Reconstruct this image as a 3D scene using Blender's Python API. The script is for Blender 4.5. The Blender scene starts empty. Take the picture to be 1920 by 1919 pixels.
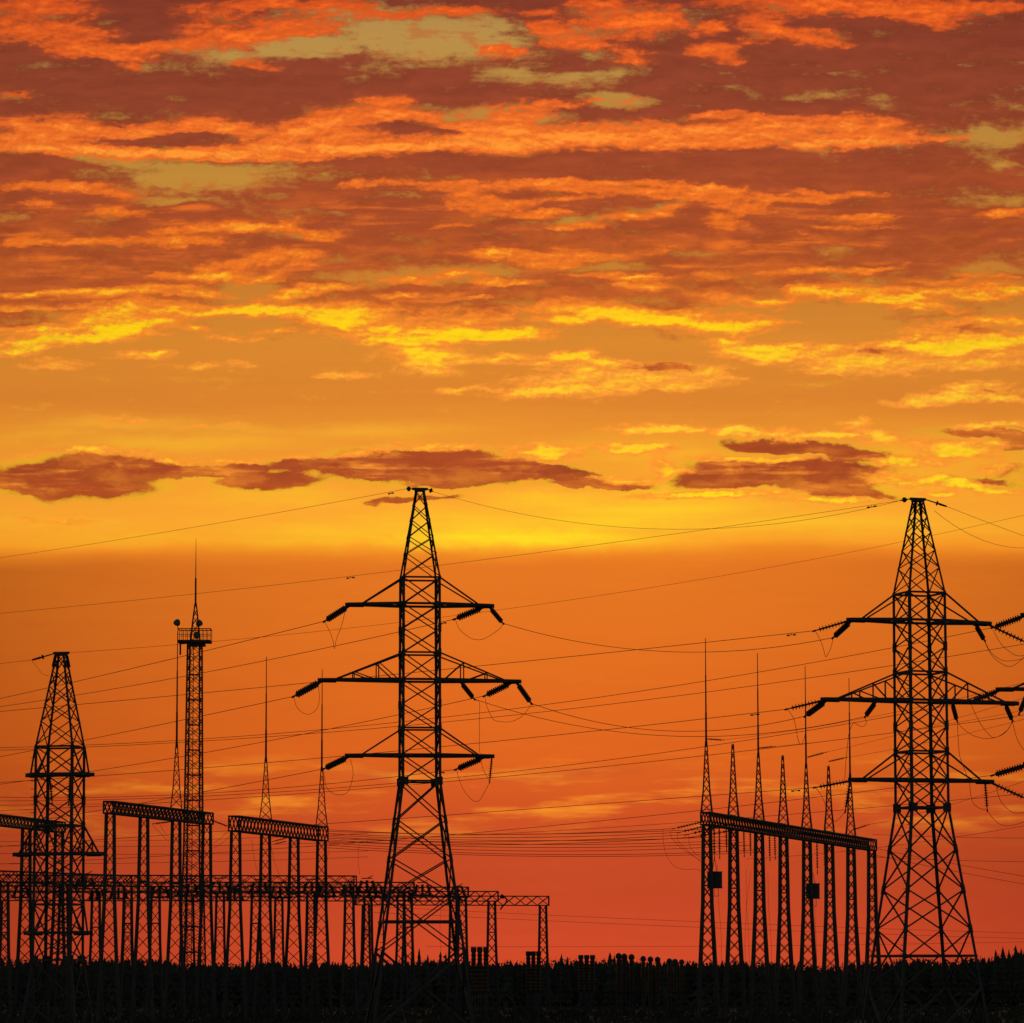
import bpy, bmesh, math, random
import numpy as np
from mathutils import Vector, Matrix

random.seed(7)
scene = bpy.context.scene
COL = scene.collection

# ----------------------------------------------------------------- camera
F = 7600.0                       # focal length in pixels of the 1920 px frame
CX, CY = 960.0, 959.5
EYE = 3.2                        # height of the lens above the switchyard ground
PITCH = math.atan((1850.0 - CY) / F)
ROLL = math.radians(0.1)
_f = Vector((0, math.cos(PITCH), math.sin(PITCH)))
_u0 = Vector((0, -math.sin(PITCH), math.cos(PITCH)))
_r0 = Vector((1, 0, 0))
_r = _r0 * math.cos(ROLL) - _u0 * math.sin(ROLL)
_u = _r0 * math.sin(ROLL) + _u0 * math.cos(ROLL)
CAM = Vector((0, 0, EYE))


def P(x, y, Y):
    """World point at world distance Y whose measured place in the photograph is (x, y)."""
    d = _f * F + _r * (x - CX) + _u * (CY - y)
    return CAM + d * (Y / d.y)


def proj(p):
    d = Vector(p) - CAM
    k = d.dot(_f)
    return (CX + F * d.dot(_r) / k, CY - F * d.dot(_u) / k)


cam_data = bpy.data.cameras.new('camera')
cam_data.sensor_width = 36.0
cam_data.lens = 36.0 * F / 1920.0
cam_data.clip_start = 1.0
cam_data.clip_end = 30000.0
cam = bpy.data.objects.new('camera', cam_data)
COL.objects.link(cam)
m = Matrix((_r, _u, -_f)).transposed().to_4x4()
m.translation = CAM
cam.matrix_world = m
scene.camera = cam

# ------------------------------------------------------------ view settings
scene.view_settings.view_transform = 'Standard'
scene.view_settings.look = 'None'
scene.view_settings.exposure = 0.0
scene.view_settings.gamma = 1.0
scene.render.film_transparent = False
scene.cycles.max_bounces = 4
scene.cycles.diffuse_bounces = 2

# -------------------------------------------------------------------- sun
SUN_EL, SUN_AZ = math.radians(1.0), math.radians(-0.6)
sl = bpy.data.lights.new('sun', 'SUN')
sl.energy = 0.25
sl.angle = math.radians(0.5)
sl.color = (1.0, 0.45, 0.15)
sun = bpy.data.objects.new('sun', sl)
COL.objects.link(sun)
to_sun = Vector((math.sin(SUN_AZ) * math.cos(SUN_EL), math.cos(SUN_AZ) * math.cos(SUN_EL), math.sin(SUN_EL)))
sun.rotation_euler = to_sun.to_track_quat('Z', 'Y').to_euler()
sun.location = (0, 300, 120)

# ------------------------------------------------------------------ world
world = bpy.data.worlds.new('World')
scene.world = world
world.use_nodes = True
NT = world.node_tree
NT.nodes.clear()


def node(t, **kw):
    n = NT.nodes.new(t)
    for k, v in kw.items():
        setattr(n, k, v)
    return n


def put(sock, v):
    if isinstance(v, bpy.types.NodeSocket):
        NT.links.new(v, sock)
    else:
        sock.default_value = v


def M(op, a, b=0.0, c=None, clamp=False):
    n = node('ShaderNodeMath', operation=op, use_clamp=clamp)
    put(n.inputs[0], a)
    put(n.inputs[1], b)
    if c is not None:
        put(n.inputs[2], c)
    return n.outputs[0]


def VM(op, a, b=None, scale=None):
    n = node('ShaderNodeVectorMath', operation=op)
    put(n.inputs[0], a)
    if b is not None:
        put(n.inputs[1], b)
    if scale is not None:
        put(n.inputs['Scale'], scale)
    return n.outputs[0]


def smooth(v, a, b):
    n = node('ShaderNodeMapRange', interpolation_type='SMOOTHSTEP')
    put(n.inputs[0], v)
    n.inputs[1].default_value = a
    n.inputs[2].default_value = b
    return n.outputs[0]


def XYZ(x, y, z=0.0):
    n = node('ShaderNodeCombineXYZ')
    put(n.inputs[0], x)
    put(n.inputs[1], y)
    put(n.inputs[2], z)
    return n.outputs[0]


def SEP(v):
    n = node('ShaderNodeSeparateXYZ')
    put(n.inputs[0], v)
    return n.outputs


def noise(vec, scale, detail, rough, lac=2.0, color=False):
    n = node('ShaderNodeTexNoise', noise_dimensions='3D')
    put(n.inputs['Vector'], vec)
    n.inputs['Scale'].default_value = scale
    n.inputs['Detail'].default_value = detail
    n.inputs['Roughness'].default_value = rough
    n.inputs['Lacunarity'].default_value = lac
    return n.outputs['Color'] if color else n.outputs[0]


def lin(c):
    return tuple((x / 255 / 12.92) if x / 255 <= 0.04045 else ((x / 255 + 0.055) / 1.055) ** 2.4 for x in c)


def mixc(fac, a, b):
    n = node('ShaderNodeMix', data_type='RGBA')
    put(n.inputs['Factor'], fac)
    for s, v in ((n.inputs[6], a), (n.inputs[7], b)):
        if isinstance(v, bpy.types.NodeSocket):
            NT.links.new(v, s)
        else:
            s.default_value = (*lin(v), 1)
    return n.outputs[2]


def w_of(y):
    """Elevation coordinate (F * tan elevation) of a height y in the photograph, mid frame."""
    d = _f * F + _u0 * (CY - y)
    return F * d.z / d.y


W0, W1 = w_of(1900), w_of(-10)


def ramp(wn, stops, interp='LINEAR'):
    """Colour ramp over sky height; stops are (photo height, sRGB)."""
    n = node('ShaderNodeValToRGB')
    put(n.inputs[0], wn)
    cr = n.color_ramp
    cr.interpolation = interp
    st = sorted(((w_of(y) - W0) / (W1 - W0), c) for y, c in stops)
    st = [(min(max(t, 0.0), 1.0), c) for t, c in st]
    while len(cr.elements) > 1:
        cr.elements.remove(cr.elements[-1])
    cr.elements[0].position = st[0][0]
    cr.elements[0].color = (*lin(st[0][1]), 1)
    for t, c in st[1:]:
        e = cr.elements.new(t)
        e.color = (*lin(c), 1)
    return n.outputs[0]


tc = node('ShaderNodeTexCoord')
dx, dy, dz = SEP(tc.outputs['Generated'])
dyc = M('MAXIMUM', M('ABSOLUTE', dy), 0.05)
U = M('MULTIPLY', M('DIVIDE', dx, dyc), F)
Wv = M('MULTIPLY', M('DIVIDE', dz, dyc), F)
PX = XYZ(U, Wv, 0.0)

# --- cloud plan: strokes (centre x, y, radius x, y, tilt deg, strength) ------
DARK = [
    (150, 895, 165, 38, 0, 1), (80, 910, 95, 30, 0, 1), (250, 875, 120, 22, 5, 1), (340, 880, 100, 12, 8, .9),
    (430, 882, 60, 8, 5, .9), (480, 905, 90, 18, 0, .75), (560, 875, 70, 14, -3, .9), (540, 900, 60, 18, 0, .75),
    (800, 872, 190, 32, 0, 1), (700, 880, 90, 22, 0, 1), (900, 875, 115, 28, 6, 1), (1030, 886, 110, 13, 8, 1),
    (1130, 908, 85, 8, 3, .9), (640, 880, 60, 13, 0, 1), (850, 903, 110, 12, 0, .85), (745, 936, 44, 7, 0, .75),
    (820, 932, 55, 6, -3, .65), (1420, 833, 60, 13, 0, .85), (1500, 838, 120, 16, 5, 1), (1600, 850, 85, 13, 8, 1),
    (1480, 884, 190, 24, 0, 1), (1400, 895, 130, 20, 0, 1), (1560, 905, 105, 28, 12, 1), (1340, 903, 80, 15, 0, .75),
    (1620, 925, 60, 9, 10, .8), (1850, 812, 80, 11, 3, 1), (1900, 830, 50, 15, 0, .8), (1890, 880, 34, 15, 0, .7),
    (1870, 900, 70, 8, 5, .6), (1240, 692, 75, 9, 3, .8), (1640, 662, 62, 8, -2, .8), (1810, 616, 52, 8, 5, .6),
    (1855, 732, 42, 6, 0, .7), (1150, 725, 60, 6, -4, .3),
]
GAPS = [
    (800, 72, 200, 44, 0, 1.1), (420, 105, 85, 15, 0, .95), (545, 95, 95, 22, -4, .9), (610, 85, 70, 22, 0, .9),
    (1030, 150, 115, 18, 0, .8), (890, 207, 65, 15, 0, .8), (1165, 190, 50, 14, 0, .8), (1150, 240, 120, 13, 0, .5),
    (1010, 222, 60, 10, 0, .6), (1550, 180, 65, 9, 4, .55), (1655, 190, 34, 15, 20, .6), (1900, 200, 70, 9, 0, .55),
    (1540, 285, 70, 10, 12, .8), (1880, 255, 100, 18, 0, .9), (1900, 312, 50, 13, 20, .7), (390, 332, 135, 30, 0, 1.1),
    (220, 300, 120, 12, 6, .9), (340, 375, 105, 10, 0, .6), (530, 443, 44, 8, 0, .6), (620, 399, 42, 8, 10, .6),
    (1100, 415, 95, 10, -4, .6), (1230, 390, 60, 9, -15, .6), (780, 365, 60, 6, 0, .5), (730, 520, 115, 16, 0, .85),
    (880, 509, 140, 13, 0, .8), (1160, 500, 75, 10, 0, .7), (1330, 472, 70, 7, -8, .5), (1550, 465, 55, 6, 0, .45),
    (1890, 378, 60, 12, 0, .6), (20, 408, 34, 8, 0, .7), (1860, 505, 70, 11, 0, .8), (470, 546, 55, 14, 0, .9),
    (350, 205, 26, 10, 0, .3), (1290, 45, 30, 14, 0, .4), (620, 490, 60, 14, 0, .45), (440, 385, 80, 10, 4, .4),
]
SHADE = [
    (1200, 312, 640, 22, 1, .5), (1660, 325, 300, 24, 2, .6), (700, 420, 160, 12, 0, .5), (1450, 470, 300, 14, -1, .4), (1700, 460, 260, 30, 0, .6),
    (120, 500, 200, 24, 0, .4), (900, 560, 160, 10, 0, .4), (1100, 548, 200, 10, 0, .5), (330, 480, 120, 10, 0, .4),
    (320, 262, 95, 10, -2, 1.2), (740, 240, 65, 16, -4, 1.1), (840, 252, 50, 9, 0, .6), (190, 264, 60, 6, 0, .5),
    (270, 40, 50, 45, 0, 1.0), (120, 72, 30, 8, 0, .4), (980, 225, 60, 8, 0, .0), (1090, 205, 60, 8, 0, .5),
    (1300, 250, 60, 5, 0, .35), (1480, 246, 120, 4, 0, .3), (1640, 663, 62, 8, -2, .8), (1240, 692, 75, 8, 3, .7),
    (30, 595, 50, 12, 4, 1.0), (1855, 733, 40, 5, 0, .7), (1810, 616, 50, 6, 5, .6),
]
GLOW = [
    (980, 1006, 250, 20, 0, .95), (870, 985, 220, 34, 0, .5), (1180, 965, 260, 36, -3, .6), (1250, 920, 130, 24, 0, .45),
    (1040, 940, 130, 22, 0, .5), (300, 1012, 330, 16, -1, .16), (620, 1000, 200, 24, -2, .35), (1480, 985, 260, 24, 0, .3),
    (520, 930, 160, 20, 0, .35), (230, 797, 150, 14, 0, .4), (420, 806, 110, 9, 0, .36), (100, 817, 120, 14, 0, .3),
    (330, 830, 260, 20, 0, .35), (700, 812, 180, 16, 0, .3), (430, 888, 90, 10, 4, .5), (1230, 850, 180, 36, 0, .35),
    (1760, 850, 160, 36, 0, .4), (1700, 900, 160, 30, 0, .3), (110, 978, 90, 6, 0, .3), (60, 860, 60, 12, 0, .3),
]
LIT = [
    (60, 30, 130, 42, 0, .55), (160, 86, 95, 14, 10, .85), (110, 62, 120, 26, 0, .55), (290, 88, 155, 11, -3, 1), (200, 101, 65, 9, 8, 1),
    (480, 70, 110, 14, -8, .8), (400, 40, 95, 36, 0, .48), (560, 45, 95, 22, 0, .6), (650, 20, 75, 15, 0, .8), (520, 8, 120, 9, 0, .75),
    (730, 28, 65, 10, 0, .7), (850, 18, 95, 10, 0, .85), (1030, 25, 22, 7, 0, .6), (920, 96, 40, 14, 0, .95), (1080, 75, 50, 20, 0, .8),
    (1040, 55, 32, 12, 0, .65), (1170, 38, 78, 26, 5, 1.05), (1230, 32, 25, 20, 0, 1), (1130, 12, 50, 9, 0, .65), (1190, 105, 36, 18, 0, .65),
    (1260, 25, 16, 8, 0, .6), (1130, 80, 22, 12, 0, .5), (1333, 50, 17, 14, 0, .9), (1395, 35, 20, 20, 0, .75), (1397, 65, 18, 12, 0, .8),
    (1340, 90, 30, 11, 0, .85), (1367, 104, 10, 14, 0, .85), (1462, 55, 26, 15, 10, .95), (1507, 66, 22, 13, 0, .95), (1560, 74, 25, 14, 0, 1),
    (1560, 12, 180, 16, 0, 1), (1700, 15, 130, 18, 0, 1), (1742, 36, 42, 14, 10, 1), (1480, 5, 90, 10, 0, .95), (1822, 12, 44, 11, 0, .9),
    (1882, 12, 32, 9, 0, .8), (1360, 3, 34, 7, 0, .8), (245, 124, 19, 6, 0, .75), (50, 178, 30, 8, -4, .8), (480, 120, 42, 6, 10, .55),
    (40, 240, 54, 18, 0, .9), (130, 238, 62, 22, 0, .9), (90, 262, 130, 13, 0, .85), (240, 250, 95, 14, -5, .8), (310, 236, 32, 14, 0, .8),
    (385, 235, 62, 17, 4, .85), (480, 256, 62, 13, 6, .8), (560, 246, 62, 22, -15, .9), (620, 226, 52, 22, 0, .9), (720, 214, 78, 25, 0, 1),
    (790, 225, 62, 18, 8, .9), (680, 252, 82, 20, 0, .8), (835, 230, 62, 18, 0, .85), (640, 280, 210, 12, 0, 1), (150, 283, 230, 8, 1, 1.1),
    (350, 288, 270, 9, 1, 1.15), (740, 281, 160, 9, -1, 1.15), (950, 242, 95, 36, -6, .95), (930, 266, 190, 22, 0, .95), (1100, 258, 180, 19, 2, .9),
    (1020, 204, 70, 6, -3, .9), (1300, 250, 210, 22, 0, .8), (1250, 271, 210, 9, 0, .95), (1450, 250, 240, 24, 0, .85), (1600, 240, 115, 17, 0, .85),
    (1560, 265, 170, 11, 0, .95), (1330, 217, 60, 8, 0, .7), (1450, 222, 125, 6, 0, .6), (1720, 255, 95, 8, 0, .6), (1130, 195, 75, 6, -4, .65),
    (1160, 200, 44, 6, 4, .65), (700, 295, 60, 6, 0, .8), (1240, 230, 60, 8, 0, .6),
    (140, 353, 60, 11, 0, .75), (60, 356, 60, 7, 0, .55), (256, 364, 13, 17, 0, .8), (195, 356, 80, 9, 0, .55), (220, 402, 52, 8, 0, .7),
    (272, 400, 30, 9, 0, .55), (70, 385, 30, 9, 0, .4), (440, 430, 115, 9, -2, 1), (540, 423, 55, 10, -10, 1), (592, 440, 40, 10, 0, .85),
    (240, 452, 62, 9, 0, .8), (340, 452, 72, 9, 3, .75), (60, 456, 62, 9, 0, .7), (150, 457, 26, 7, 0, .6), (400, 516, 105, 10, 0, 1),
    (480, 522, 62, 10, 0, 1.05), (370, 498, 40, 7, 0, .7), (530, 478, 52, 9, 0, .75), (450, 490, 62, 11, 0, .55), (520, 482, 90, 18, 0, .4),
    (870, 370, 46, 28, 0, .62), (830, 422, 42, 6, -5, .8), (680, 347, 62, 8, 0, .55), (850, 345, 115, 12, 0, .5), (960, 345, 82, 10, 0, .5),
    (1000, 400, 72, 9, 0, .7), (950, 380, 52, 13, 0, .5), (1120, 345, 150, 10, 0, .8), (1190, 358, 62, 8, 0, .8), (1060, 365, 52, 7, 0, .6),
    (1080, 424, 42, 6, 0, .9), (1200, 405, 62, 6, -10, .9), (1260, 390, 42, 7, -15, .9), (930, 478, 52, 10, 0, .8), (1000, 480, 62, 10, 0, .65),
    (1040, 490, 62, 14, 0, .7), (1130, 478, 95, 9, 0, .8), (1080, 470, 50, 14, 0, .5), (1240, 470, 62, 8, 0, .7), (1180, 530, 42, 9, 0, .7),
    (1210, 536, 52, 12, 0, .7), (1160, 515, 75, 5, 0, .95), (780, 520, 48, 8, -10, .95), (850, 515, 62, 5, 0, .85), (900, 525, 52, 6, 0, .75),
    (970, 532, 52, 7, 0, .75), (735, 528, 15, 7, 0, .95), (740, 553, 32, 5, 0, .85), (890, 557, 62, 6, 0, .75),
    (660, 590, 85, 22, 0, 1.1), (720, 611, 105, 14, 0, 1.1), (850, 634, 190, 11, -1, 1.4), (760, 621, 155, 15, 0, .95), (960, 625, 85, 9, 0, 1.2),
    (1080, 600, 85, 11, 0, 1), (1100, 580, 125, 18, 0, .7), (1150, 585, 95, 16, 0, 1.15), (1230, 600, 95, 11, 3, 1.45), (1350, 606, 95, 12, 0, 1.3),
    (1330, 590, 95, 22, 0, .65), (1400, 572, 82, 18, 0, .55), (880, 590, 155, 20, 0, .4), (820, 575, 82, 14, 0, .4), (1440, 567, 62, 7, -3, .85),
    (1560, 546, 85, 11, 0, 1), (1620, 541, 72, 12, 0, 1.1), (1690, 560, 62, 11, 0, 1.35), (1780, 551, 85, 9, 4, .9), (1830, 558, 52, 7, 0, .9),
    (1740, 530, 62, 7, 5, .65), (1730, 576, 75, 7, 0, .85), (1840, 535, 52, 10, 0, .85), (1900, 545, 52, 8, 0, 1), (1830, 518, 62, 5, 4, .65),
    (1330, 366, 115, 9, 0, .8), (1310, 355, 72, 6, 0, .8), (1400, 386, 60, 15, 0, .6), (1370, 415, 40, 14, 0, .6), (1480, 372, 62, 9, 0, .7),
    (1570, 362, 82, 6, 0, .65), (1620, 410, 62, 6, 3, .8), (1600, 425, 62, 6, 0, .6), (1680, 430, 52, 5, 0, .5), (1510, 436, 25, 10, 0, .4),
    (1480, 508, 52, 6, 0, .8), (1570, 503, 62, 7, -3, .8), (1620, 500, 62, 6, 0, .7), (1330, 516, 42, 9, 0, .65), (1430, 540, 20, 7, 0, .5),
    (1380, 518, 20, 7, 0, .55), (1300, 545, 52, 10, 0, .4), (1880, 400, 55, 7, -3, .85),
    (300, 545, 62, 10, 0, .8), (150, 548, 75, 6, -1, .9), (60, 549, 52, 5, -2, .9), (240, 548, 62, 8, 0, .8), (385, 545, 52, 9, 5, .9),
    (300, 580, 155, 14, 0, .85), (200, 600, 105, 20, 0, .95), (90, 641, 115, 14, -6, 1.2), (40, 660, 62, 8, -6, 1.25), (155, 636, 72, 10, -3, 1.1),
    (260, 608, 95, 11, -6, 1.3), (200, 622, 62, 8, -5, 1.4), (480, 578, 95, 8, 0, 1.45), (540, 580, 62, 9, 0, 1.3), (560, 552, 52, 10, -10, 1),
    (620, 540, 62, 6, 0, .9), (610, 590, 62, 17, 0, 1.2), (640, 606, 52, 13, 0, 1.2), (380, 572, 62, 9, 0, .85), (30, 578, 62, 6, 3, .85),
    (75, 618, 52, 10, 0, .7), (20, 624, 42, 12, 0, .65),
    (375, 612, 25, 7, 0, 1), (410, 630, 13, 6, 0, .9), (440, 623, 25, 4, 0, .7), (455, 633, 23, 4, 0, .7), (502, 619, 13, 5, 0, .8),
    (300, 628, 26, 5, 0, .5), (262, 662, 38, 8, -5, 1), (290, 660, 15, 6, 0, 1), (105, 685, 42, 9, -5, .9), (145, 681, 22, 5, 0, .6),
    (310, 684, 25, 6, 0, .85), (370, 684, 30, 7, 0, .85), (420, 684, 8, 5, 0, .6), (455, 684, 9, 4, 0, .6), (648, 705, 28, 7, -2, .85),
    (795, 672, 65, 23, 0, 1.2), (780, 655, 42, 11, 0, 1.3), (850, 670, 42, 15, 0, .9), (890, 675, 22, 7, 0, .9), (950, 675, 42, 7, 0, .9),
    (1000, 672, 32, 7, 0, .9), (1065, 668, 23, 10, 0, 1.4), (1030, 682, 52, 6, -5, .9), (1120, 668, 25, 9, 0, 1.3), (1150, 682, 62, 10, 10, 1.15),
    (1130, 716, 190, 24, -4, .75), (1050, 735, 105, 8, -4, 1.3), (1100, 705, 62, 11, -25, 1.2), (1330, 702, 62, 13, 8, 1), (1270, 726, 95, 9, -2, .95),
    (870, 730, 42, 6, 0, 1), (1440, 660, 85, 16, 4, 1.4), (1400, 645, 62, 9, 3, 1), (1370, 632, 32, 9, 0, .9), (1560, 660, 95, 10, 2, 1),
    (1600, 676, 125, 20, 4, .9), (1560, 692, 62, 9, 0, 1.1), (1700, 650, 85, 28, -8, .95), (1780, 625, 95, 17, 0, .9), (1720, 630, 52, 11, -8, 1.1),
    (1780, 650, 72, 17, 0, 1.1), (1850, 641, 95, 14, -3, 1.3), (1800, 676, 125, 12, -3, .9), (1860, 598, 52, 9, 0, .9), (1900, 600, 42, 8, 0, .9),
    (1910, 660, 32, 9, 0, .8), (1800, 741, 115, 13, -4, 1.1), (1885, 746, 62, 9, 0, 1.1), (1830, 722, 62, 10, -5, .9), (1745, 746, 55, 5, -2, 1),
    (230, 791, 62, 8, 0, .5), (400, 803, 92, 6, 0, .45),
    (1260, 800, 62, 9, 0, 1.1), (1200, 803, 52, 9, 0, .7), (1030, 852, 52, 14, 5, 1.5), (1000, 850, 62, 10, 0, 1.2), (1200, 843, 62, 9, 0, 1.4),
    (1160, 840, 32, 11, 0, .9), (1380, 809, 42, 9, 0, 1.1), (1400, 807, 52, 7, 5, 1), (1460, 815, 62, 7, 3, 1.1), (1540, 815, 75, 7, -3, 1.25),
    (1610, 804, 30, 14, 20, 1.3), (1640, 815, 32, 15, 0, 1.2), (1680, 820, 32, 9, 0, .9), (1790, 845, 72, 18, 0, 1.2), (1840, 832, 52, 10, 0, 1),
    (1680, 868, 32, 9, 0, 1.3), (1750, 868, 42, 10, 0, 1.15), (1870, 880, 32, 13, 0, 1), (1800, 905, 62, 10, 8, 1.4), (1850, 917, 62, 8, 5, 1.25),
    (1255, 880, 24, 20, 0, 1.3), (1350, 926, 135, 7, -1, 1.25), (1560, 939, 95, 6, 0, 1.1), (1770, 926, 32, 7, 0, 1), (1700, 902, 62, 9, 12, .9),
    (1420, 862, 110, 6, 0, 1), (1170, 900, 60, 6, 0, .9), (690, 850, 60, 5, -10, 1), (820, 838, 80, 5, 2, .9), (190, 850, 130, 6, 0, .9),
    (330, 862, 80, 5, 8, .9), (420, 868, 50, 5, 5, .9), (110, 978, 62, 6, 0, .7), (570, 862, 60, 5, 0, .8), (1870, 796, 70, 6, -2, 1.1),
]



def field(strokes, X, Y, power=1.5):
    out = np.zeros_like(X)
    for s in strokes:
        cx, cy, rx, ry = s[:4]
        a = math.radians(s[4])
        amp = s[5]
        ca, sa = math.cos(a), math.sin(a)
        dx_, dy_ = X - cx, Y - cy
        e = ((dx_ * ca + dy_ * sa) / rx) ** 2 + ((-dx_ * sa + dy_ * ca) / ry) ** 2
        out = np.maximum(out, amp * np.exp(-e ** power))
    return out


NC, NS = 52, 257
U0, U1 = -1120.0, 1120.0
MW0, MW1 = w_of(1075), w_of(-20)
us = np.linspace(U0, U1, NC)
ws = np.linspace(MW0, MW1, NS)
UU, WW = np.meshgrid(us, ws)
cp, sp_ = math.cos(PITCH), math.sin(PITCH)
kk = F * cp + WW * sp_
bx = UU / kk * F
by = (WW * cp - F * sp_) / kk * F
cr_, sr_ = math.cos(ROLL), math.sin(ROLL)
GX = CX + bx * cr_ - by * sr_
GY = CY - (bx * sr_ + by * cr_)
MD = 1.5 * field(DARK, GX, GY)
base = np.interp(GY, [0, 480, 520, 560, 600, 640], [0.85, 0.85, 0.75, 0.6, 0.38, 0.0])
lowcut = np.interp(GX, [0, 200, 400, 470, 560, 640, 900, 1050, 1280, 1440, 1500, 1640, 1700, 1860, 1920],
                   [30, 20, -10, -40, 5, 10, 15, -5, 5, -40, -55, -55, -25, -30, -70])
base = np.interp(GY - lowcut, [0, 480, 530, 570, 605, 640], [0.85, 0.85, 0.78, 0.6, 0.3, 0.0])
MD = np.clip(np.maximum(MD, base) - 1.05 * field(GAPS, GX, GY, 0.8), -0.2, 1.5)
ML = 1.27 * field([(a[0], a[1], a[2] * 1.04, a[3] * 1.10) + tuple(a[4:]) for a in LIT], GX, GY, 1.2)
ML = np.clip(ML - field(SHADE, GX, GY), 0, 1.5)
MG = field(GLOW, GX, GY, 1.0)

wa1 = noise(VM('MULTIPLY', PX, (1 / 190, 1 / 75, 1)), 1.0, 3.0, 0.55, color=True)
wa2 = noise(VM('MULTIPLY', PX, (1 / 46, 1 / 26, 1)), 1.0, 5.0, 0.62, color=True)
warp = VM('ADD', VM('MULTIPLY', VM('SUBTRACT', wa1, (0.5, 0.5, 0.5)), (120, 34, 0)),
          VM('MULTIPLY', VM('SUBTRACT', wa2, (0.5, 0.5, 0.5)), (62, 27, 0)))
PW = VM('ADD', PX, warp)
pu, pw, _z = SEP(PW)
uc = M('MULTIPLY', M('SUBTRACT', M('MINIMUM', M('MAXIMUM', pu, U0 + 1), U1 - 1), U0), (NC - 1) / (U1 - U0))
wn_ = M('DIVIDE', M('SUBTRACT', pw, MW0), MW1 - MW0, clamp=True)
wvec = XYZ(wn_, wn_, wn_)
acc = None
for i in range(NC):
    c = node('ShaderNodeRGBCurve')
    put(c.inputs['Color'], wvec)
    mp = c.mapping
    mp.use_clip = False
    for ch, arr in enumerate((MD[:, i] * 0.45 + 0.2, ML[:, i] * 0.6, MG[:, i] * 0.6)):
        cu = mp.curves[ch]
        tt = np.linspace(0, 1, NS)
        cu.points[0].location = (0.0, float(arr[0]))
        cu.points[1].location = (1.0, float(arr[-1]))
        keep = [k for k in range(1, NS - 1)
                if abs(arr[k - 1] - 2 * arr[k] + arr[k + 1]) > 1e-4 or k % 16 == 0]
        for k in keep:
            cu.points.new(float(tt[k]), float(arr[k]))
        for p in cu.points:
            p.handle_type = 'VECTOR'
    mp.update()
    wgt = M('SUBTRACT', 1.0, M('ABSOLUTE', M('SUBTRACT', uc, float(i))), clamp=True)
    t = VM('SCALE', c.outputs[0], scale=wgt)
    acc = t if acc is None else VM('ADD', acc, t)
mr, mg, mb = SEP(acc)
D = M('MULTIPLY', M('SUBTRACT', mr, 0.2), 1 / 0.45)
L = M('DIVIDE', mg, 0.6)
G = M('DIVIDE', mb, 0.6)

wn = M('DIVIDE', M('SUBTRACT', Wv, W0), W1 - W0, clamp=True)
# wavy lower haze bank: the colour height is nudged by a broad noise
nb = noise(VM('MULTIPLY', PX, (1 / 420, 1 / 130, 1)), 1.0, 3.0, 0.5)
wn2 = M('ADD', wn, M('MULTIPLY', M('SUBTRACT', nb, 0.5), 0.030), clamp=True)

Q1 = VM('MULTIPLY', PW, (1 / 120, 1 / 40, 1))
Q2 = VM('MULTIPLY', PX, (1 / 34, 1 / 16, 1))
n1 = noise(Q1, 1.0, 8.0, 0.62)                                            # cloud lumps
n2 = noise(Q2, 1.0, 7.0, 0.66)                                            # fine curdle
n3 = noise(VM('MULTIPLY', PX, (1 / 330, 1 / 24, 1)), 1.0, 5.0, 0.58)      # long streaks
n8 = noise(VM('MULTIPLY', PX, (1 / 13, 1 / 8, 1)), 1.0, 3.0, 0.6)         # crumbs
# relief: lumps are brighter on the side turned to the low sun
e1 = M('SUBTRACT', n1, noise(VM('ADD', Q1, (0.10, -0.34, 0)), 1.0, 6.0, 0.6))
e2 = M('SUBTRACT', n2, noise(VM('ADD', Q2, (0.12, -0.36, 0)), 1.0, 5.0, 0.62))
n7 = noise(VM('ADD', VM('MULTIPLY', PW, (1 / 52, 1 / 30, 1)), (5, 2, 0)), 1.0, 5.0, 0.58)
bil = M('SUBTRACT', M('MULTIPLY', M('ABSOLUTE', M('SUBTRACT', n7, 0.5)), 4.5), 0.38)   # billows with dark creases
c1 = M('SUBTRACT', n1, 0.5)
c2 = M('SUBTRACT', n2, 0.5)
c3 = M('SUBTRACT', n3, 0.5)
c8 = M('SUBTRACT', n8, 0.5)

SKY = ramp(wn2, [(1860, (205, 72, 42)), (1780, (204, 72, 39)), (1680, (195, 71, 37)), (1600, (195, 74, 36)),
                 (1520, (206, 82, 34)), (1430, (220, 98, 30)), (1300, (222, 105, 31)), (1150, (225, 114, 33)),
                 (1062, (226, 117, 34)), (1040, (236, 130, 34)), (1022, (250, 154, 40)), (985, (253, 168, 46)),
                 (930, (251, 160, 48)), (860, (244, 150, 48)), (800, (232, 142, 46)), (750, (221, 131, 46)), (640, (219, 136, 47)),
                 (560, (206, 128, 46)), (470, (196, 124, 48)), (330, (196, 138, 56)), (200, (186, 132, 60)),
                 (80, (186, 142, 72)), (0, (176, 132, 72))])
DCOL = ramp(wn2, [(1000, (196, 90, 36)), (880, (170, 74, 36)), (700, (186, 86, 38)), (560, (180, 84, 39)),
                  (440, (168, 77, 40)), (330, (158, 71, 41)), (200, (146, 66, 42)), (100, (141, 64, 42)), (0, (132, 58, 40))])
LMID = ramp(wn, [(1000, (255, 160, 44)), (860, (252, 150, 48)), (700, (248, 152, 52)), (600, (244, 134, 42)), (520, (236, 118, 36)),
                 (420, (232, 110, 34)), (270, (240, 112, 40)), (150, (222, 94, 36)), (60, (226, 94, 34)), (0, (214, 84, 32))])
LHIGH = ramp(wn, [(1000, (255, 222, 34)), (930, (255, 214, 34)), (860, (255, 204, 34)), (790, (255, 194, 52)), (700, (255, 198, 40)), (620, (255, 206, 22)), (540, (255, 186, 34)),
                  (430, (255, 158, 42)), (280, (255, 150, 50)), (200, (255, 128, 44)), (60, (250, 114, 36)), (0, (246, 106, 34))])

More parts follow.
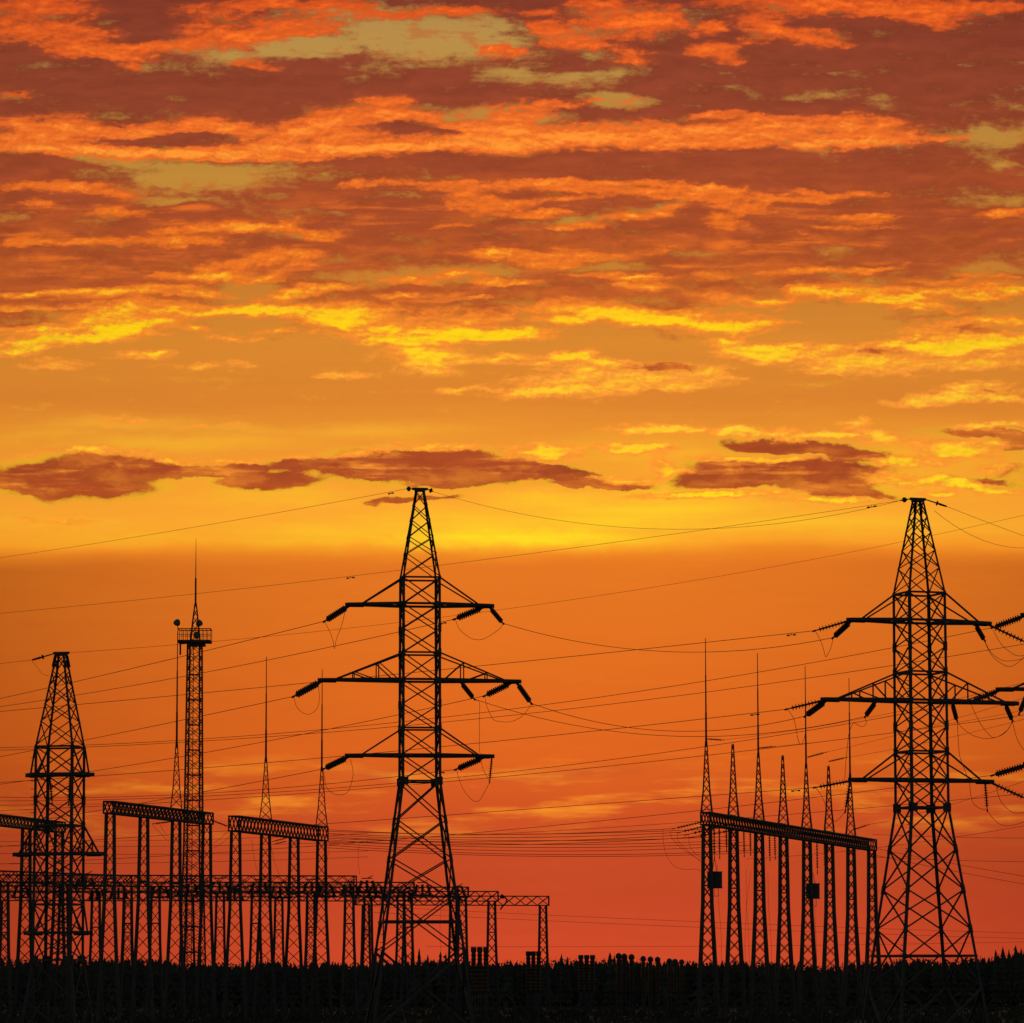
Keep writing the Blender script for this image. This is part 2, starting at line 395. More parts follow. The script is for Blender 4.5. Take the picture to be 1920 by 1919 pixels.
# side to side: the sky glows a little more in the middle
side = M('ADD', 1.04, M('MULTIPLY', M('POWER', M('DIVIDE', M('ADD', U, -100.0), 1000.0), 2.0), -0.30))
side = M('MAXIMUM', side, 0.6)
side_up = M('ADD', 1.01, M('MULTIPLY', M('POWER', M('DIVIDE', M('ADD', U, -60.0), 1000.0), 2.0), -0.07))
up_ = smooth(Wv, w_of(1075), w_of(1020))
side = M('ADD', M('MULTIPLY', side, M('SUBTRACT', 1.0, up_)), M('MULTIPLY', side_up, up_))

calm = M('SUBTRACT', 1.0, M('MULTIPLY', smooth(Wv, w_of(700), w_of(800)), 0.45))
dz_ = M('ADD', M('MULTIPLY', c1, 1.7), M('ADD', M('MULTIPLY', c2, 0.75), M('MULTIPLY', c8, 0.35)))
dz_ = M('ADD', dz_, M('MULTIPLY', c3, 0.8))
dn = M('ADD', D, M('MULTIPLY', dz_, calm))
dk = smooth(dn, 0.10, 0.74)
env = smooth(L, 0.02, 0.30)
mass = smooth(D, 0.45, 0.8)
lz = M('ADD', M('MULTIPLY', c2, 1.0), M('MULTIPLY', e2, 0.55))
lz = M('ADD', lz, M('ADD', M('MULTIPLY', bil, 0.36), M('MULTIPLY', c8, 0.42)))
lz = M('MULTIPLY', lz, M('SUBTRACT', 1.0, M('MULTIPLY', smooth(Wv, w_of(300), w_of(560)), 0.3)))
lz = M('ADD', lz, M('ADD', M('MULTIPLY', c1, 0.9), M('ADD', M('MULTIPLY', e1, 1.1), M('MULTIPLY', c3, 1.5))))
ln = M('ADD', L, M('MULTIPLY', env, lz))
# stray lit flecks inside the broken cloud mass, none in the smooth dark banks of the upper sky
fleck = M('MULTIPLY', M('MULTIPLY', mass, smooth(wn, (w_of(300) - W0) / (W1 - W0), (w_of(420) - W0) / (W1 - W0))),
          M('ADD', M('MULTIPLY', c1, 1.6), M('MULTIPLY', c3, 2.4)))
ln = M('MAXIMUM', ln, M('ADD', 0.0, M('MULTIPLY', fleck, 1.1)))
lt = smooth(ln, 0.06, 0.74)
hot = smooth(ln, 0.66, 1.45)
# thin rims of the dark clouds catch the light
rim = M('MULTIPLY', M('MULTIPLY', dk, M('SUBTRACT', 1.0, dk)), smooth(Wv, w_of(1010), w_of(900)))
rim = M('MULTIPLY', rim, smooth(Wv, w_of(620), w_of(760)))

dvar = M('ADD', 1.0, M('ADD', M('MULTIPLY', c3, 0.40), M('ADD', M('MULTIPLY', e1, 0.55), M('MULTIPLY', c1, 0.25))))
# inside the broken mass the lower sides of the lumps glow a dull orange
n6 = noise(VM('ADD', VM('MULTIPLY', PW, (1 / 170, 1 / 46, 1)), (3, 11, 0)), 1.0, 6.0, 0.6)
ember = M('MULTIPLY', smooth(n6, 0.44, 0.70), smooth(wn, (w_of(230) - W0) / (W1 - W0), (w_of(470) - W0) / (W1 - W0)))
DC2 = mixc(M('MULTIPLY', ember, 0.36), DCOL, LMID)
DC2 = mixc(M('MULTIPLY', smooth(L, 0.05, 0.8), 0.45), DC2, LMID)
dcol = VM('SCALE', DC2, scale=dvar)
litc = mixc(hot, LMID, LHIGH)
litc = VM('SCALE', litc, scale=M('ADD', 1.0, M('ADD', M('MULTIPLY', c2, 0.25), M('MULTIPLY', e2, 0.45))))
skyv = mixc(M('MULTIPLY', G, M('ADD', 1.0, M('MULTIPLY', c3, 1.2)), clamp=True), SKY, LHIGH)
# faint streaks of cloud low in the haze
lowm = M('MULTIPLY', smooth(Wv, w_of(1600), w_of(1520)), smooth(Wv, w_of(1390), w_of(1470)))
n4 = noise(VM('MULTIPLY', PX, (1 / 300, 1 / 42, 1)), 1.0, 5.0, 0.6)
skyv = mixc(M('MULTIPLY', lowm, M('MULTIPLY', smooth(n4, 0.48, 0.70), 0.8)), skyv, (250, 146, 40))
n5 = noise(VM('ADD', VM('MULTIPLY', PX, (1 / 420, 1 / 60, 1)), (7, 3, 0)), 1.0, 3.0, 0.55)
skyv = mixc(M('MULTIPLY', lowm, M('MULTIPLY', smooth(n5, 0.5, 0.75), 0.35)), skyv, (182, 78, 42))
skyv = VM('SCALE', skyv, scale=M('ADD', 1.0, M('ADD', M('MULTIPLY', c3, 0.10), M('MULTIPLY', c2, 0.05))))
# thin wisps drift over the open gaps of the upper sky
wisp = M('MULTIPLY', smooth(M('ADD', n7, M('MULTIPLY', c3, 0.8)), 0.53, 0.68), smooth(Wv, w_of(600), w_of(500)))
skyv = mixc(M('MULTIPLY', wisp, 0.42), skyv, mixc(0.5, DCOL, LMID))
c_ = mixc(dk, skyv, dcol)
c_ = mixc(M('MULTIPLY', rim, 1.5, clamp=True), c_, LHIGH)
c_ = mixc(lt, c_, litc)
c_ = VM('SCALE', c_, scale=side)

nish = node('ShaderNodeTexSky', sky_type='NISHITA')
nish.sun_disc = False
nish.sun_elevation = SUN_EL
nish.sun_rotation = SUN_AZ
bg_air = node('ShaderNodeBackground')
NT.links.new(nish.outputs[0], bg_air.inputs[0])
bg_air.inputs[1].default_value = 0.15
bg_cl = node('ShaderNodeBackground')
put(bg_cl.inputs[0], c_)
bg_cl.inputs[1].default_value = 1.0
# the burning sunset fills one part of the sky round the sun; away from it dusk air takes over
fade = M('MULTIPLY', smooth(dy, 0.90, 0.965), smooth(dz, 0.42, 0.30))
mix = node('ShaderNodeMixShader')
put(mix.inputs[0], fade)
NT.links.new(bg_air.outputs[0], mix.inputs[1])
NT.links.new(bg_cl.outputs[0], mix.inputs[2])
wout = node('ShaderNodeOutputWorld')
NT.links.new(mix.outputs[0], wout.inputs['Surface'])

# ------------------------------------------------------------- materials


def mat(name, col, rough=0.6, metal=0.0, var=0.25, scale=3.0):
    mt = bpy.data.materials.new(name)
    mt.use_nodes = True
    nt = mt.node_tree
    b = nt.nodes['Principled BSDF']
    nz = nt.nodes.new('ShaderNodeTexNoise')
    nz.inputs['Scale'].default_value = scale
    nz.inputs['Detail'].default_value = 4
    co = nt.nodes.new('ShaderNodeTexCoord')
    nt.links.new(co.outputs['Object'], nz.inputs['Vector'])
    cr = nt.nodes.new('ShaderNodeValToRGB')
    cr.color_ramp.elements[0].position = 0.3
    cr.color_ramp.elements[1].position = 0.7
    cr.color_ramp.elements[0].color = (*[c * (1 - var) for c in col], 1)
    cr.color_ramp.elements[1].color = (*[min(1, c * (1 + var)) for c in col], 1)
    nt.links.new(nz.outputs[0], cr.inputs[0])
    nt.links.new(cr.outputs[0], b.inputs['Base Color'])
    b.inputs['Roughness'].default_value = rough
    b.inputs['Metallic'].default_value = metal
    b.inputs['Specular IOR Level'].default_value = 0.25
    return mt


STEEL = mat('weathered_steel', (0.05, 0.052, 0.057), 0.75, 0.0, 0.3, 1.5)
WIRE = mat('oxidised_aluminium', (0.05, 0.05, 0.05), 0.7, 0.0, 0.1)
PORC = mat('brown_glazed_insulator', (0.05, 0.028, 0.02), 0.45)
TANK = mat('dark_grey_paint', (0.04, 0.042, 0.045), 0.6)
LEAF = mat('conifer_needles', (0.044, 0.050, 0.040), 0.9, 0.0, 0.4, 0.6)
BARK = mat('bark', (0.05, 0.042, 0.035), 0.9, 0.0, 0.3, 4.0)
GRASS = mat('dry_grass', (0.040, 0.036, 0.026), 0.95, 0.0, 0.5, 0.08)
GLASS = mat('lamp_glass', (0.1, 0.1, 0.1), 0.3)

# --------------------------------------------------------------- helpers


class MB:
    def __init__(self):
        self.v = []
        self.f = []

    def prism(self, p, q, w, h=None, w2=None):
        """Square bar from p to q."""
        p, q = Vector(p), Vector(q)
        d = q - p
        if d.length < 1e-5:
            return
        d.normalize()
        ref = Vector((0, 0, 1)) if abs(d.z) < 0.9 else Vector((0, 1, 0))
        a = d.cross(ref).normalized()
        b = a.cross(d).normalized()
        h = h or w
        k = (w2 or w) / w
        n = len(self.v)
        for c, s in ((p, 1.0), (q, k)):
            for sa, sb in ((-1, -1), (1, -1), (1, 1), (-1, 1)):
                self.v.append(c + a * (sa * w * s / 2) + b * (sb * h * s / 2))
        for i in range(4):
            j = (i + 1) % 4
            self.f.append((n + i, n + j, n + 4 + j, n + 4 + i))
        self.f += [(n + 3, n + 2, n + 1, n), (n + 4, n + 5, n + 6, n + 7)]

    def angle(self, p, q, w, out, t=None):
        """Rolled steel angle from p to q; 'out' points to the corner of the L."""
        p, q, out = Vector(p), Vector(q), Vector(out)
        d = (q - p)
        if d.length < 1e-5:
            return
        d.normalize()
        o = out - d * out.dot(d)
        if o.length < 1e-4:
            return self.prism(p, q, w)
        o.normalize()
        s = d.cross(o).normalized()
        a = (s - o).normalized()
        b = (-s - o).normalized()
        t = t or w * 0.2
        prof = [(0, 0), (w, 0), (w, t), (t, t), (t, w), (0, w)]
        n = len(self.v)
        for c in (p, q):
            for x, y in prof:
                self.v.append(c + a * x + b * y)
        for i in range(6):
            j = (i + 1) % 6
            self.f.append((n + i, n + j, n + 6 + j, n + 6 + i))
        self.f += [(n + 5, n + 4, n + 3, n + 2, n + 1, n)[::-1], tuple(range(n + 6, n + 12))]

    def lathe(self, prof, axis0, axis1, seg=8, cap=True):
        """Surface of revolution; prof is (distance along axis from axis0, radius)."""
        a0, a1 = Vector(axis0), Vector(axis1)
        d = (a1 - a0).normalized()
        ref = Vector((0, 0, 1)) if abs(d.z) < 0.9 else Vector((1, 0, 0))
        a = d.cross(ref).normalized()
        b = d.cross(a).normalized()
        n = len(self.v)
        for t, r in prof:
            for k in range(seg):
                an = 2 * math.pi * k / seg
                self.v.append(a0 + d * t + (a * math.cos(an) + b * math.sin(an)) * r)
        for i in range(len(prof) - 1):
            for k in range(seg):
                k2 = (k + 1) % seg
                self.f.append((n + i * seg + k, n + i * seg + k2, n + (i + 1) * seg + k2, n + (i + 1) * seg + k))
        if cap:
            self.f.append(tuple(n + k for k in range(seg))[::-1])
            m_ = n + (len(prof) - 1) * seg
            self.f.append(tuple(m_ + k for k in range(seg)))

    def tube(self, pts, r, seg=4, r2=None):
        pts = [Vector(p) for p in pts]
        n = len(self.v)
        N = len(pts)
        for i, p in enumerate(pts):
            d = (pts[min(i + 1, N - 1)] - pts[max(i - 1, 0)]).normalized()
            ref = Vector((0, 0, 1)) if abs(d.z) < 0.95 else Vector((0, 1, 0))
            a = d.cross(ref).normalized()
            b = a.cross(d).normalized()
            rr = r if r2 is None else r + (r2 - r) * i / (N - 1)
            for k in range(seg):
                an = 2 * math.pi * (k + 0.5) / seg
                self.v.append(p + (a * math.cos(an) + b * math.sin(an)) * rr)
        for i in range(N - 1):
            for k in range(seg):
                k2 = (k + 1) % seg
                self.f.append((n + i * seg + k, n + i * seg + k2, n + (i + 1) * seg + k2, n + (i + 1) * seg + k))
        self.f.append(tuple(n + k for k in range(seg))[::-1])
        m_ = n + (N - 1) * seg
        self.f.append(tuple(m_ + k for k in range(seg)))

    def box(self, c, sx, sy, sz):
        c = Vector(c)
        self.prism(c - Vector((0, 0, sz / 2)), c + Vector((0, 0, sz / 2)), sx, sy)

    def build(self, name, material, parent=None, smooth=False):
        me = bpy.data.meshes.new(name)
        me.from_pydata([tuple(v) for v in self.v], [], self.f)
        me.materials.append(material)
        if smooth:
            for p in me.polygons:
                p.use_smooth = True
        me.update()
        o = bpy.data.objects.new(name, me)
        COL.objects.link(o)
        if parent is not None:
            o.parent = parent
        return o


def tag(o, label=None, cat=None, group=None, kind=None):
    if label:
        o['label'] = label
    if cat:
        o['category'] = cat
    if group:
        o['group'] = group
    if kind:
        o['kind'] = kind
    return o


def empty(name, loc, rz=0.0):
    o = bpy.data.objects.new(name, None)
    o.location = loc
    o.rotation_euler = (0, 0, rz)
    COL.objects.link(o)
    return o


def copy_tree(o, parent=None):
    c = o.copy()
    COL.objects.link(c)
    if parent is not None:
        c.parent = parent
    for ch in list(o.children):
        copy_tree(ch, c)
    return c


# --------------------------------------------------------------- terrain


def ground_z(x, y):
    """Switchyard plateau at 0, a hollow in front of it where the pylons stand, a rise under the camera."""
    def s(t):
        t = min(max(t, 0.0), 1.0)
        return t * t * (3 - 2 * t)
    low = -4.3 - 1.75 * s((x - 2) / 16) * s((60 - x) / 30) * s((212 - y) / 9)
    z = low * (1 - s((y - 244) / 60))
    z = z * s((y - 20) / 130) + 1.55 * (1 - s((y - 20) / 110))
    z += 0.05 * math.sin(x * 0.31 + y * 0.17) + 0.04 * math.sin(x * 0.11 - y * 0.23)
    return z


def make_ground():
    mb = MB()
    ys = list(range(-40, 300, 6)) + list(range(300, 560, 13)) + [580, 620, 680, 760, 900, 1200, 1800, 3000, 5000, 9000]
    xs = [-9000, -4000, -1500, -700, -400, -250] + list(range(-180, 181, 6)) + [250, 400, 700, 1500, 4000, 9000]
    for y in ys:
        for x in xs:
            mb.v.append(Vector((x, y, ground_z(x, y))))
    W = len(xs)
    for j in range(len(ys) - 1):
        for i in range(W - 1):
            n = j * W + i
            mb.f.append((n, n + 1, n + 1 + W, n + W))
    tag(mb.build('ground', GRASS, smooth=True), kind='structure')


make_ground()

# ---------------------------------------------------------- far wood
SKYLINE = [(-200, 1797), (0, 1799), (60, 1802), (160, 1802), (300, 1804), (460, 1812), (600, 1808), (700, 1808), (800, 1806),
           (900, 1806), (1020, 1804), (1100, 1806), (1150, 1804), (1300, 1805), (1420, 1810), (1550, 1812), (1640, 1806), (1740, 1804), (1840, 1798),
           (1870, 1792), (1920, 1788), (2100, 1786)]


def skyline(px):
    return float(np.interp(px, [a for a, b in SKYLINE], [b for a, b in SKYLINE])) - 9 + 2.2 * math.sin(px * .021) + 1.6 * math.sin(px * .057 + 1)


def conifer(mb, x, y, h, w, rnd):
    """Tiers of drooping branch blades round a stem, ragged in outline."""
    tiers = max(4, int(h * 1.1))
    z0 = ground_z(x, y)
    for t in range(tiers):
        f = t / tiers
        z = z0 + h * (0.08 + 0.92 * f)
        r = w * (1 - f) ** 0.85 * rnd.uniform(0.75, 1.15) + 0.06
        hh = h / tiers * 1.7
        k = 6
        a0 = rnd.uniform(0, 6.28)
        n = len(mb.v)
        mb.v.append(Vector((x, y, min(z + hh, z0 + h))))
        for i in range(k):
            a = a0 + 6.283 * i / k
            rr = r * rnd.uniform(0.6, 1.2)
            mb.v.append(Vector((x + rr * math.cos(a), y + rr * math.sin(a), z - rnd.uniform(0.0, 0.35) * r)))
            a += 3.1416 / k
            rr = r * 0.45
            mb.v.append(Vector((x + rr * math.cos(a), y + rr * math.sin(a), z + 0.1 * r)))
        for i in range(2 * k):
            mb.f.append((n, n + 1 + i, n + 1 + (i + 1) % (2 * k)))


def bush(mb, x, y, h, w, rnd, n=26):
    """Loose clump of leaf-sized faces with a twiggy top."""
    z0 = ground_z(x, y)
    for _ in range(n):
        a, r = rnd.uniform(0, 6.28), w * math.sqrt(rnd.random())
        z = z0 + h * (1 - (r / w) ** 2 * 0.35) * rnd.uniform(0.3, 1.0) ** .6
        c = Vector((x + r * math.cos(a), y + r * math.sin(a) * 0.7, z))
        s = rnd.uniform(0.18, 0.42)
        d1 = Vector((rnd.uniform(-1, 1), rnd.uniform(-1, 1), rnd.uniform(-1, 1))).normalized() * s
        d2 = Vector((rnd.uniform(-1, 1), rnd.uniform(-1, 1), rnd.uniform(-.3, 1))).normalized() * s
        k = len(mb.v)
        mb.v += [c, c + d1, c + d1 + d2, c + d2]
        mb.f.append((k, k + 1, k + 2, k + 3))
    for _ in range(3):
        b = Vector((x + rnd.uniform(-w, w) * .5, y, z0))
        mb.prism(b, b + Vector((rnd.uniform(-.4, .4), 0, h * rnd.uniform(.85, 1.04))), .05, w2=.02)


def make_wood():
    rnd = random.Random(3)
    mb = MB()
    for row, Y in enumerate((640, 662, 684, 706, 730)):
        x = -115.0
        while x < 115:
            y = Y + rnd.uniform(-9, 9)
            px = proj((x, y, 0))[0]
            top = skyline(px) + (rnd.uniform(3, 9) if row < 3 else rnd.uniform(1, 6)) + (2 if row == 0 else 0)
            if rnd.random() < 0.05:
                top -= rnd.uniform(1, 5)
            h = P(px, top, y).z - ground_z(x, y)
            if rnd.random() < 0.12:
                conifer(mb, x, y, h, rnd.uniform(0.9, 1.7), rnd)
            else:
                bush(mb, x, y, h * 1.0, rnd.uniform(1.5, 2.8), rnd, 64)
            x += rnd.uniform(0.9, 1.9)
    # thick low growth closes the foot of the wood
    for Y in (632, 636, 641, 672, 695):
        x = -115.0
        while x < 115:
            px = proj((x, Y, 0))[0]
            h = P(px, skyline(px) + rnd.uniform(3, 13), Y).z
            conifer(mb, x, Y + rnd.uniform(-2, 2), h, rnd.uniform(1.9, 2.8), rnd)
            x += rnd.uniform(1.0, 1.9)
    tag(mb.build('distant_wood', LEAF), kind='stuff')


make_wood()


def make_scrub():
    rnd = random.Random(9)
    mb = MB()
    for _ in range(5200):
        y = 335 + 290 * rnd.random() ** 1.2
        x = rnd.uniform(-1, 1) * (y * 0.14 + 12)
        z = ground_z(x, y)
        h = rnd.uniform(0.25, 0.95)
        for _k in range(4):
            a = rnd.uniform(0, 6.28)
            d = Vector((math.cos(a), math.sin(a), 0)) * rnd.uniform(0.05, 0.3)
            lean = Vector((rnd.uniform(-.3, .3), rnd.uniform(-.2, .2), h * rnd.uniform(.6, 1)))
            b = Vector((x + rnd.uniform(-.5, .5), y + rnd.uniform(-.5, .5), z - .05))
            n = len(mb.v)
            mb.v += [b - d, b + d, b + lean]
            mb.f.append((n, n + 1, n + 2))
    tag(mb.build('scrub_grass', GRASS), kind='stuff')


make_scrub()

# individual treetops that stand clear of the wood
SPRUCE = [(772, 1789, .9), (786, 1784, 1.1), (802, 1796, 1.2), (826, 1791, 1.4), (836, 1793, 1.2), (1053, 1794, 1.4), (1064, 1800, 1.3), (1144, 1792, 1.5),
          (1152, 1797, 1.2), (1868, 1787, 1.2), (1882, 1781, 1.5), (1893, 1786, 1.2), (1906, 1779, 1.7), (1916, 1784, 1.4), (590, 1800, 1.3), (463, 1806, 1.2)]
SP_LAB = ['thin ragged spruce tip showing under the left part of central pylon base', 'tallest slim spruce framed between the legs of the central pylon',
          'short spruce just right of the tallest one under the central pylon', 'rounded dark tree by the right leg of the central pylon',
          'bushy tree crowding the right leg of the central pylon', 'broad pointed spruce left of the flat topped breaker trio on the open skyline',
          'small low spruce hugging the left side of the last flat topped breaker trio', 'pointed spruce just left of the round topped transformers',
          'small spruce touching the first round topped transformer', 'leftmost small spruce of the clump at right edge of the skyline',
          'sharp spruce second in the clump at right edge of the skyline', 'small spruce in the middle of the clump at the right edge',
          'tallest broad spruce of the clump at the right edge', 'last spruce of the clump cut close by the right edge',
          'lone spruce tip between left gantry columns and central pylon', 'spruce tip in the gap right of the floodlight mast columns']
for (sx, sy, sw), lab in zip(SPRUCE, SP_LAB):
    rnd = random.Random(int(sx))
    b = P(sx, 1870, 628)
    b.z = ground_z(b.x, b.y)
    hh = P(sx, sy - 7, 628).z - b.z
    t = empty('spruce_tree', b)
    tag(t, lab, 'tree', 'spruce tips standing out on the skyline')
    mb = MB()
    mb.prism((0, 0, -0.1), (0, 0, hh * 0.9), 0.22, w2=0.05)
    mb.build('trunk', BARK, t)
    mb = MB()
    z_keep = ground_z(0, 0)
    k0 = len(mb.v)
    conifer(mb, 0, 0, hh, sw, rnd)
    for v in mb.v[k0:]:
        v.z -= z_keep
    mb.build('crown', LEAF, t)

# ---------------------------------------------------------- lattice pylons
Z_TOP, Z_BODY = 33.7, 29.0
PROF = [(0.0, 3.25), (9.13, 2.17), (18.1, 1.03), (29.0, 1.0), (33.7, 0.21)]     # height, half width


def hw(z, prof=PROF):
    return float(np.interp(z, [a for a, b in prof], [b for a, b in prof]))


ARMS = [(27.5, 3.85, 28.87, 3.14), (23.47, 5.30, 24.87, 4.58), (19.48, 3.85, 20.85, 3.14)]   # height, reach, tie foot, tie end
CORN = [(-1, -1), (1, -1), (1, 1), (-1, 1)]


def corner(i, z, prof=PROF):
    h = hw(z, prof)
    return Vector((CORN[i][0] * h, CORN[i][1] * h, z))


def xface(mb, z0, z1, w, prof=PROF, faces=(0, 1, 2, 3)):
    for i in faces:
        j = (i + 1) % 4
        out = Vector((CORN[i][0] + CORN[j][0], CORN[i][1] + CORN[j][1], 0))
        inn = -out.normalized() * 0.05
        mb.prism(corner(i, z0, prof), corner(j, z1, prof), w)
        mb.prism(corner(j, z0, prof) + inn, corner(i, z1, prof) + inn, w)


def hring(mb, z, w, prof=PROF):
    for i in range(4):
        mb.prism(corner(i, z, prof), corner((i + 1) % 4, z, prof), w)


def make_pylon(cut=0.0, arm_scale=1.0, depth=True):
    """Double circuit anchor pylon; cut drops the foot section to that height."""
    prof = [(cut, hw(cut))] + [p for p in PROF if p[0] > cut]
    root = empty('lattice_pylon', (0, 0, 0))
    zs = [cut] + [z for z in (9.13, 18.1, 29.0) if z > cut + 1]
    for i in range(4):
        mb = MB()
        pts = [corner(i, z, prof) for z in zs]
        out = Vector((CORN[i][0], CORN[i][1], 0))
        for a, b in zip(pts, pts[1:]):
            mb.angle(a + out * 0.02, b + out * 0.02, 0.135, out, 0.03)
        for z in (9.13, 12.04, 14.0, 16.03, 18.1, 20.9, 22.2, 24.9, 26.2):        # splice plates
            if z > cut + 1:
                mb.prism(corner(i, z - .22, prof) - out * .045, corner(i, z + .22, prof) - out * .045, .165)
        if i == 0:                                                           # climbing bolts on one leg
            z = max(cut, 2.0)
            while z < 28.6:
                c = corner(0, z, prof)
                mb.prism(c + Vector((.05, 0, 0)), c + Vector((-.2, 0, 0)), 0.03)
                z += 0.4
        mb.build('leg', STEEL, root)
    mb = MB()
    br = [z for z in (9.13, 12.04, 14.0, 16.03, 18.1) if z > cut + 1]
    if cut < 1:
        xface(mb, 0.0, 5.0, 0.12, prof)
        hring(mb, 5.0, 0.11, prof)
        xface(mb, 5.0, 9.13, 0.12, prof)
    else:
        br = [cut] + br
    for a, b in zip(br, br[1:]):
        xface(mb, a, b, 0.066, prof)
    if cut < 1:
        hring(mb, 10.7, 0.12, prof)
    bod = [18.1, 19.48, 20.9, 22.17, 23.47, 24.9, 26.2, 27.5, 28.9]
    for a, b in zip(bod, bod[1:]):
        xface(mb, a, b, 0.058, prof)
    for z in (18.1, 20.9, 24.9, 28.9):
        hring(mb, z, 0.095, prof)
    for z in (19.48, 23.47, 27.5):
        hring(mb, z, 0.12, prof)
    for i in range(4):                                                       # gussets at the waist
        c = corner(i, 18.1, prof)
        mb.box(c * 1.0 + Vector((-CORN[i][0] * .12, 0, 0)), .42, .06, .42)
        mb.box(c * 1.0 + Vector((0, -CORN[i][1] * .12, 0)), .06, .42, .42)
    mb.build('bracing', STEEL, root)
    mb = MB()
    pk = [28.95, 30.2, 31.1, 32.0, 32.8, 33.6]
    for i in range(4):
        out = Vector((CORN[i][0], CORN[i][1], 0))
        mb.angle(corner(i, 28.9, prof) + out * .015, corner(i, 33.65, prof) + out * .015, 0.095, out, 0.02)
    for a, b in zip(pk, pk[1:]):
        xface(mb, a, b, 0.045, prof)
    mb.prism((-.42, 0, 33.72), (.42, 0, 33.72), 0.13)
    hring(mb, 33.65, 0.12, prof)
    for s in (-1, 1):
        for i in (0, 2):
            mb.prism(corner(i, 33.0, prof), corner(i, 33.6, prof), 0.12)
    mb.build('peak', STEEL, root)
    for (za, L, zt, xt) in ARMS:
        for s in (-1, 1):
            Ls, xs = L * arm_scale * s, xt * arm_scale * s
            h = hw(za, prof)
            mb = MB()
            tip = 0.16
            for y in (-1, 1):
                a, b = Vector((s * h, y * h, za)), Vector((Ls, y * tip, za))
                mb.prism(a, b, 0.14, 0.15)
            mb.prism((Ls, -tip - .05, za), (Ls, tip + .05, za), 0.14)
            mb.prism((Ls - s * .3, 0, za - .02), (Ls + s * .14, 0, za - .02), 0.10, 0.2)
            mb.prism((Ls - s * .85, 0, za - .09), (Ls - s * .1, 0, za - .09), .14, .12)
            n = 6
            for k in range(n):                                               # plan lacing
                f0, f1 = k / n, (k + 1) / n
                sg = 1 if k % 2 else -1
                p0 = Vector((s * h, sg * h, za)).lerp(Vector((Ls, sg * tip, za)), f0)
                p1 = Vector((s * h, -sg * h, za)).lerp(Vector((Ls, -sg * tip, za)), f1)
                mb.prism(p0 - Vector((0, 0, .04)), p1 - Vector((0, 0, .04)), 0.07)
            arm = mb.build('crossarm', STEEL, root)
            hb = hw(zt, prof)

            def chord_y(x, y):
                f = (abs(x) - h) / (abs(Ls) - h)
                return y * (h + (tip - h) * f)

            def tie_pt(x, y):
                f = (abs(x) - hb) / (abs(xs) - hb)
                return Vector((x, y * hb + (chord_y(xs, y) - y * hb) * f, zt + (za - zt) * f))
            for y in (-1, 1):
                tb = MB()
                tb.prism((s * hb, y * hb, zt), tie_pt(xs, y), 0.075)
                if L > 5:
                    for (xv, xd) in ((2.26, 1.25), (3.54, 2.46)):
                        xv, xd = xv * s * arm_scale, xd * s * arm_scale
                        t_ = tie_pt(xv, y)
                        tb.prism(t_, (xv, chord_y(xv, y), za), 0.06)
                        tb.prism(t_, (xd, chord_y(xd, y), za), 0.06)
                tb.build('arm_tie', STEEL, arm)
    return root


def set_pylon(root, px, py_arm, Y, rot):
    """Stand a pylon so that the middle of its lowest arm lies where the photograph shows it."""
    c = P(px, py_arm, Y)
    root.location = (c.x, c.y, c.z - 19.48)
    root.rotation_euler = (0, 0, math.radians(rot))


def pyl(root, x, y, z):
    a = root.rotation_euler.z
    l = root.location
    return Vector((l.x + x * math.cos(a) - y * math.sin(a), l.y + x * math.sin(a) + y * math.cos(a), l.z + z))


PA = make_pylon()
PB = copy_tree(PA)
PD = copy_tree(PA)
PC = make_pylon(cut=9.13, arm_scale=0.44)
set_pylon(PA, 787, 1417, 215, 7)
set_pylon(PB, 1728, 1463.5, 204, 18.4)
set_pylon(PD, 2052, 1433, 218, 10)
set_pylon(PC, 109, 1749, 207, -12)
g = 'lattice pylons carrying the power lines'
tag(PA, 'tall dark lattice pylon with three pairs of arms rising in the middle of the scene', 'pylon', g)
tag(PB, 'tall lattice pylon at the right whose four legs all show, beside the spired gantry', 'pylon', g)
tag(PC, 'lower lattice pylon at far left with short arms close to its body', 'pylon', g)
tag(PD, 'pylon mostly outside the right edge, only its left arm tips showing', 'pylon', g)
for r_ in (PA, PB, PC, PD):
    print('pylon foot', tuple(round(v, 2) for v in r_.location), round(ground_z(r_.location.x, r_.location.y), 2))

# ------------------------------------------------------------- gantries


AX0 = Vector((math.cos(.07), math.sin(.07), 0))      # the yard's columns all stand square to the same axis


def lattice_column(mb, base, ax, zt, prof, wleg, wbr, nbr):
    """Four legged tapering column at base; ax is the unit direction of its width."""
    ay = Vector((-ax.y, ax.x, 0))

    def c(i, z):
        h = float(np.interp(z, [a for a, b in prof], [b for a, b in prof])) - wleg * .5
        return base + ax * (CORN[i][0] * h) + ay * (CORN[i][1] * h * 0.8) + Vector((0, 0, z))
    zs = [prof[0][0]] + [a for a, b in prof[1:]]
    for i in range(4):
        for a, b in zip(zs, zs[1:]):
            mb.prism(c(i, a), c(i, b), wleg)
    # panels get taller as the column gets wider
    z = prof[-1][0]
    panels = [z]
    while z > prof[0][0] + 0.2:
        h = float(np.interp(z, [a for a, b in prof], [b for a, b in prof]))
        z -= max((0.82 + 0.62 * h) * nbr, 0.3)
        panels.append(max(z, prof[0][0]))
    for a, b in zip(panels, panels[1:]):
        for i in range(4):
            j = (i + 1) % 4
            mb.prism(c(i, a), c(j, b), wbr)
            mb.prism(c(j, a) * 1.0 + Vector((0, 0.03, 0)), c(i, b) + Vector((0, 0.03, 0)), wbr)
    return c


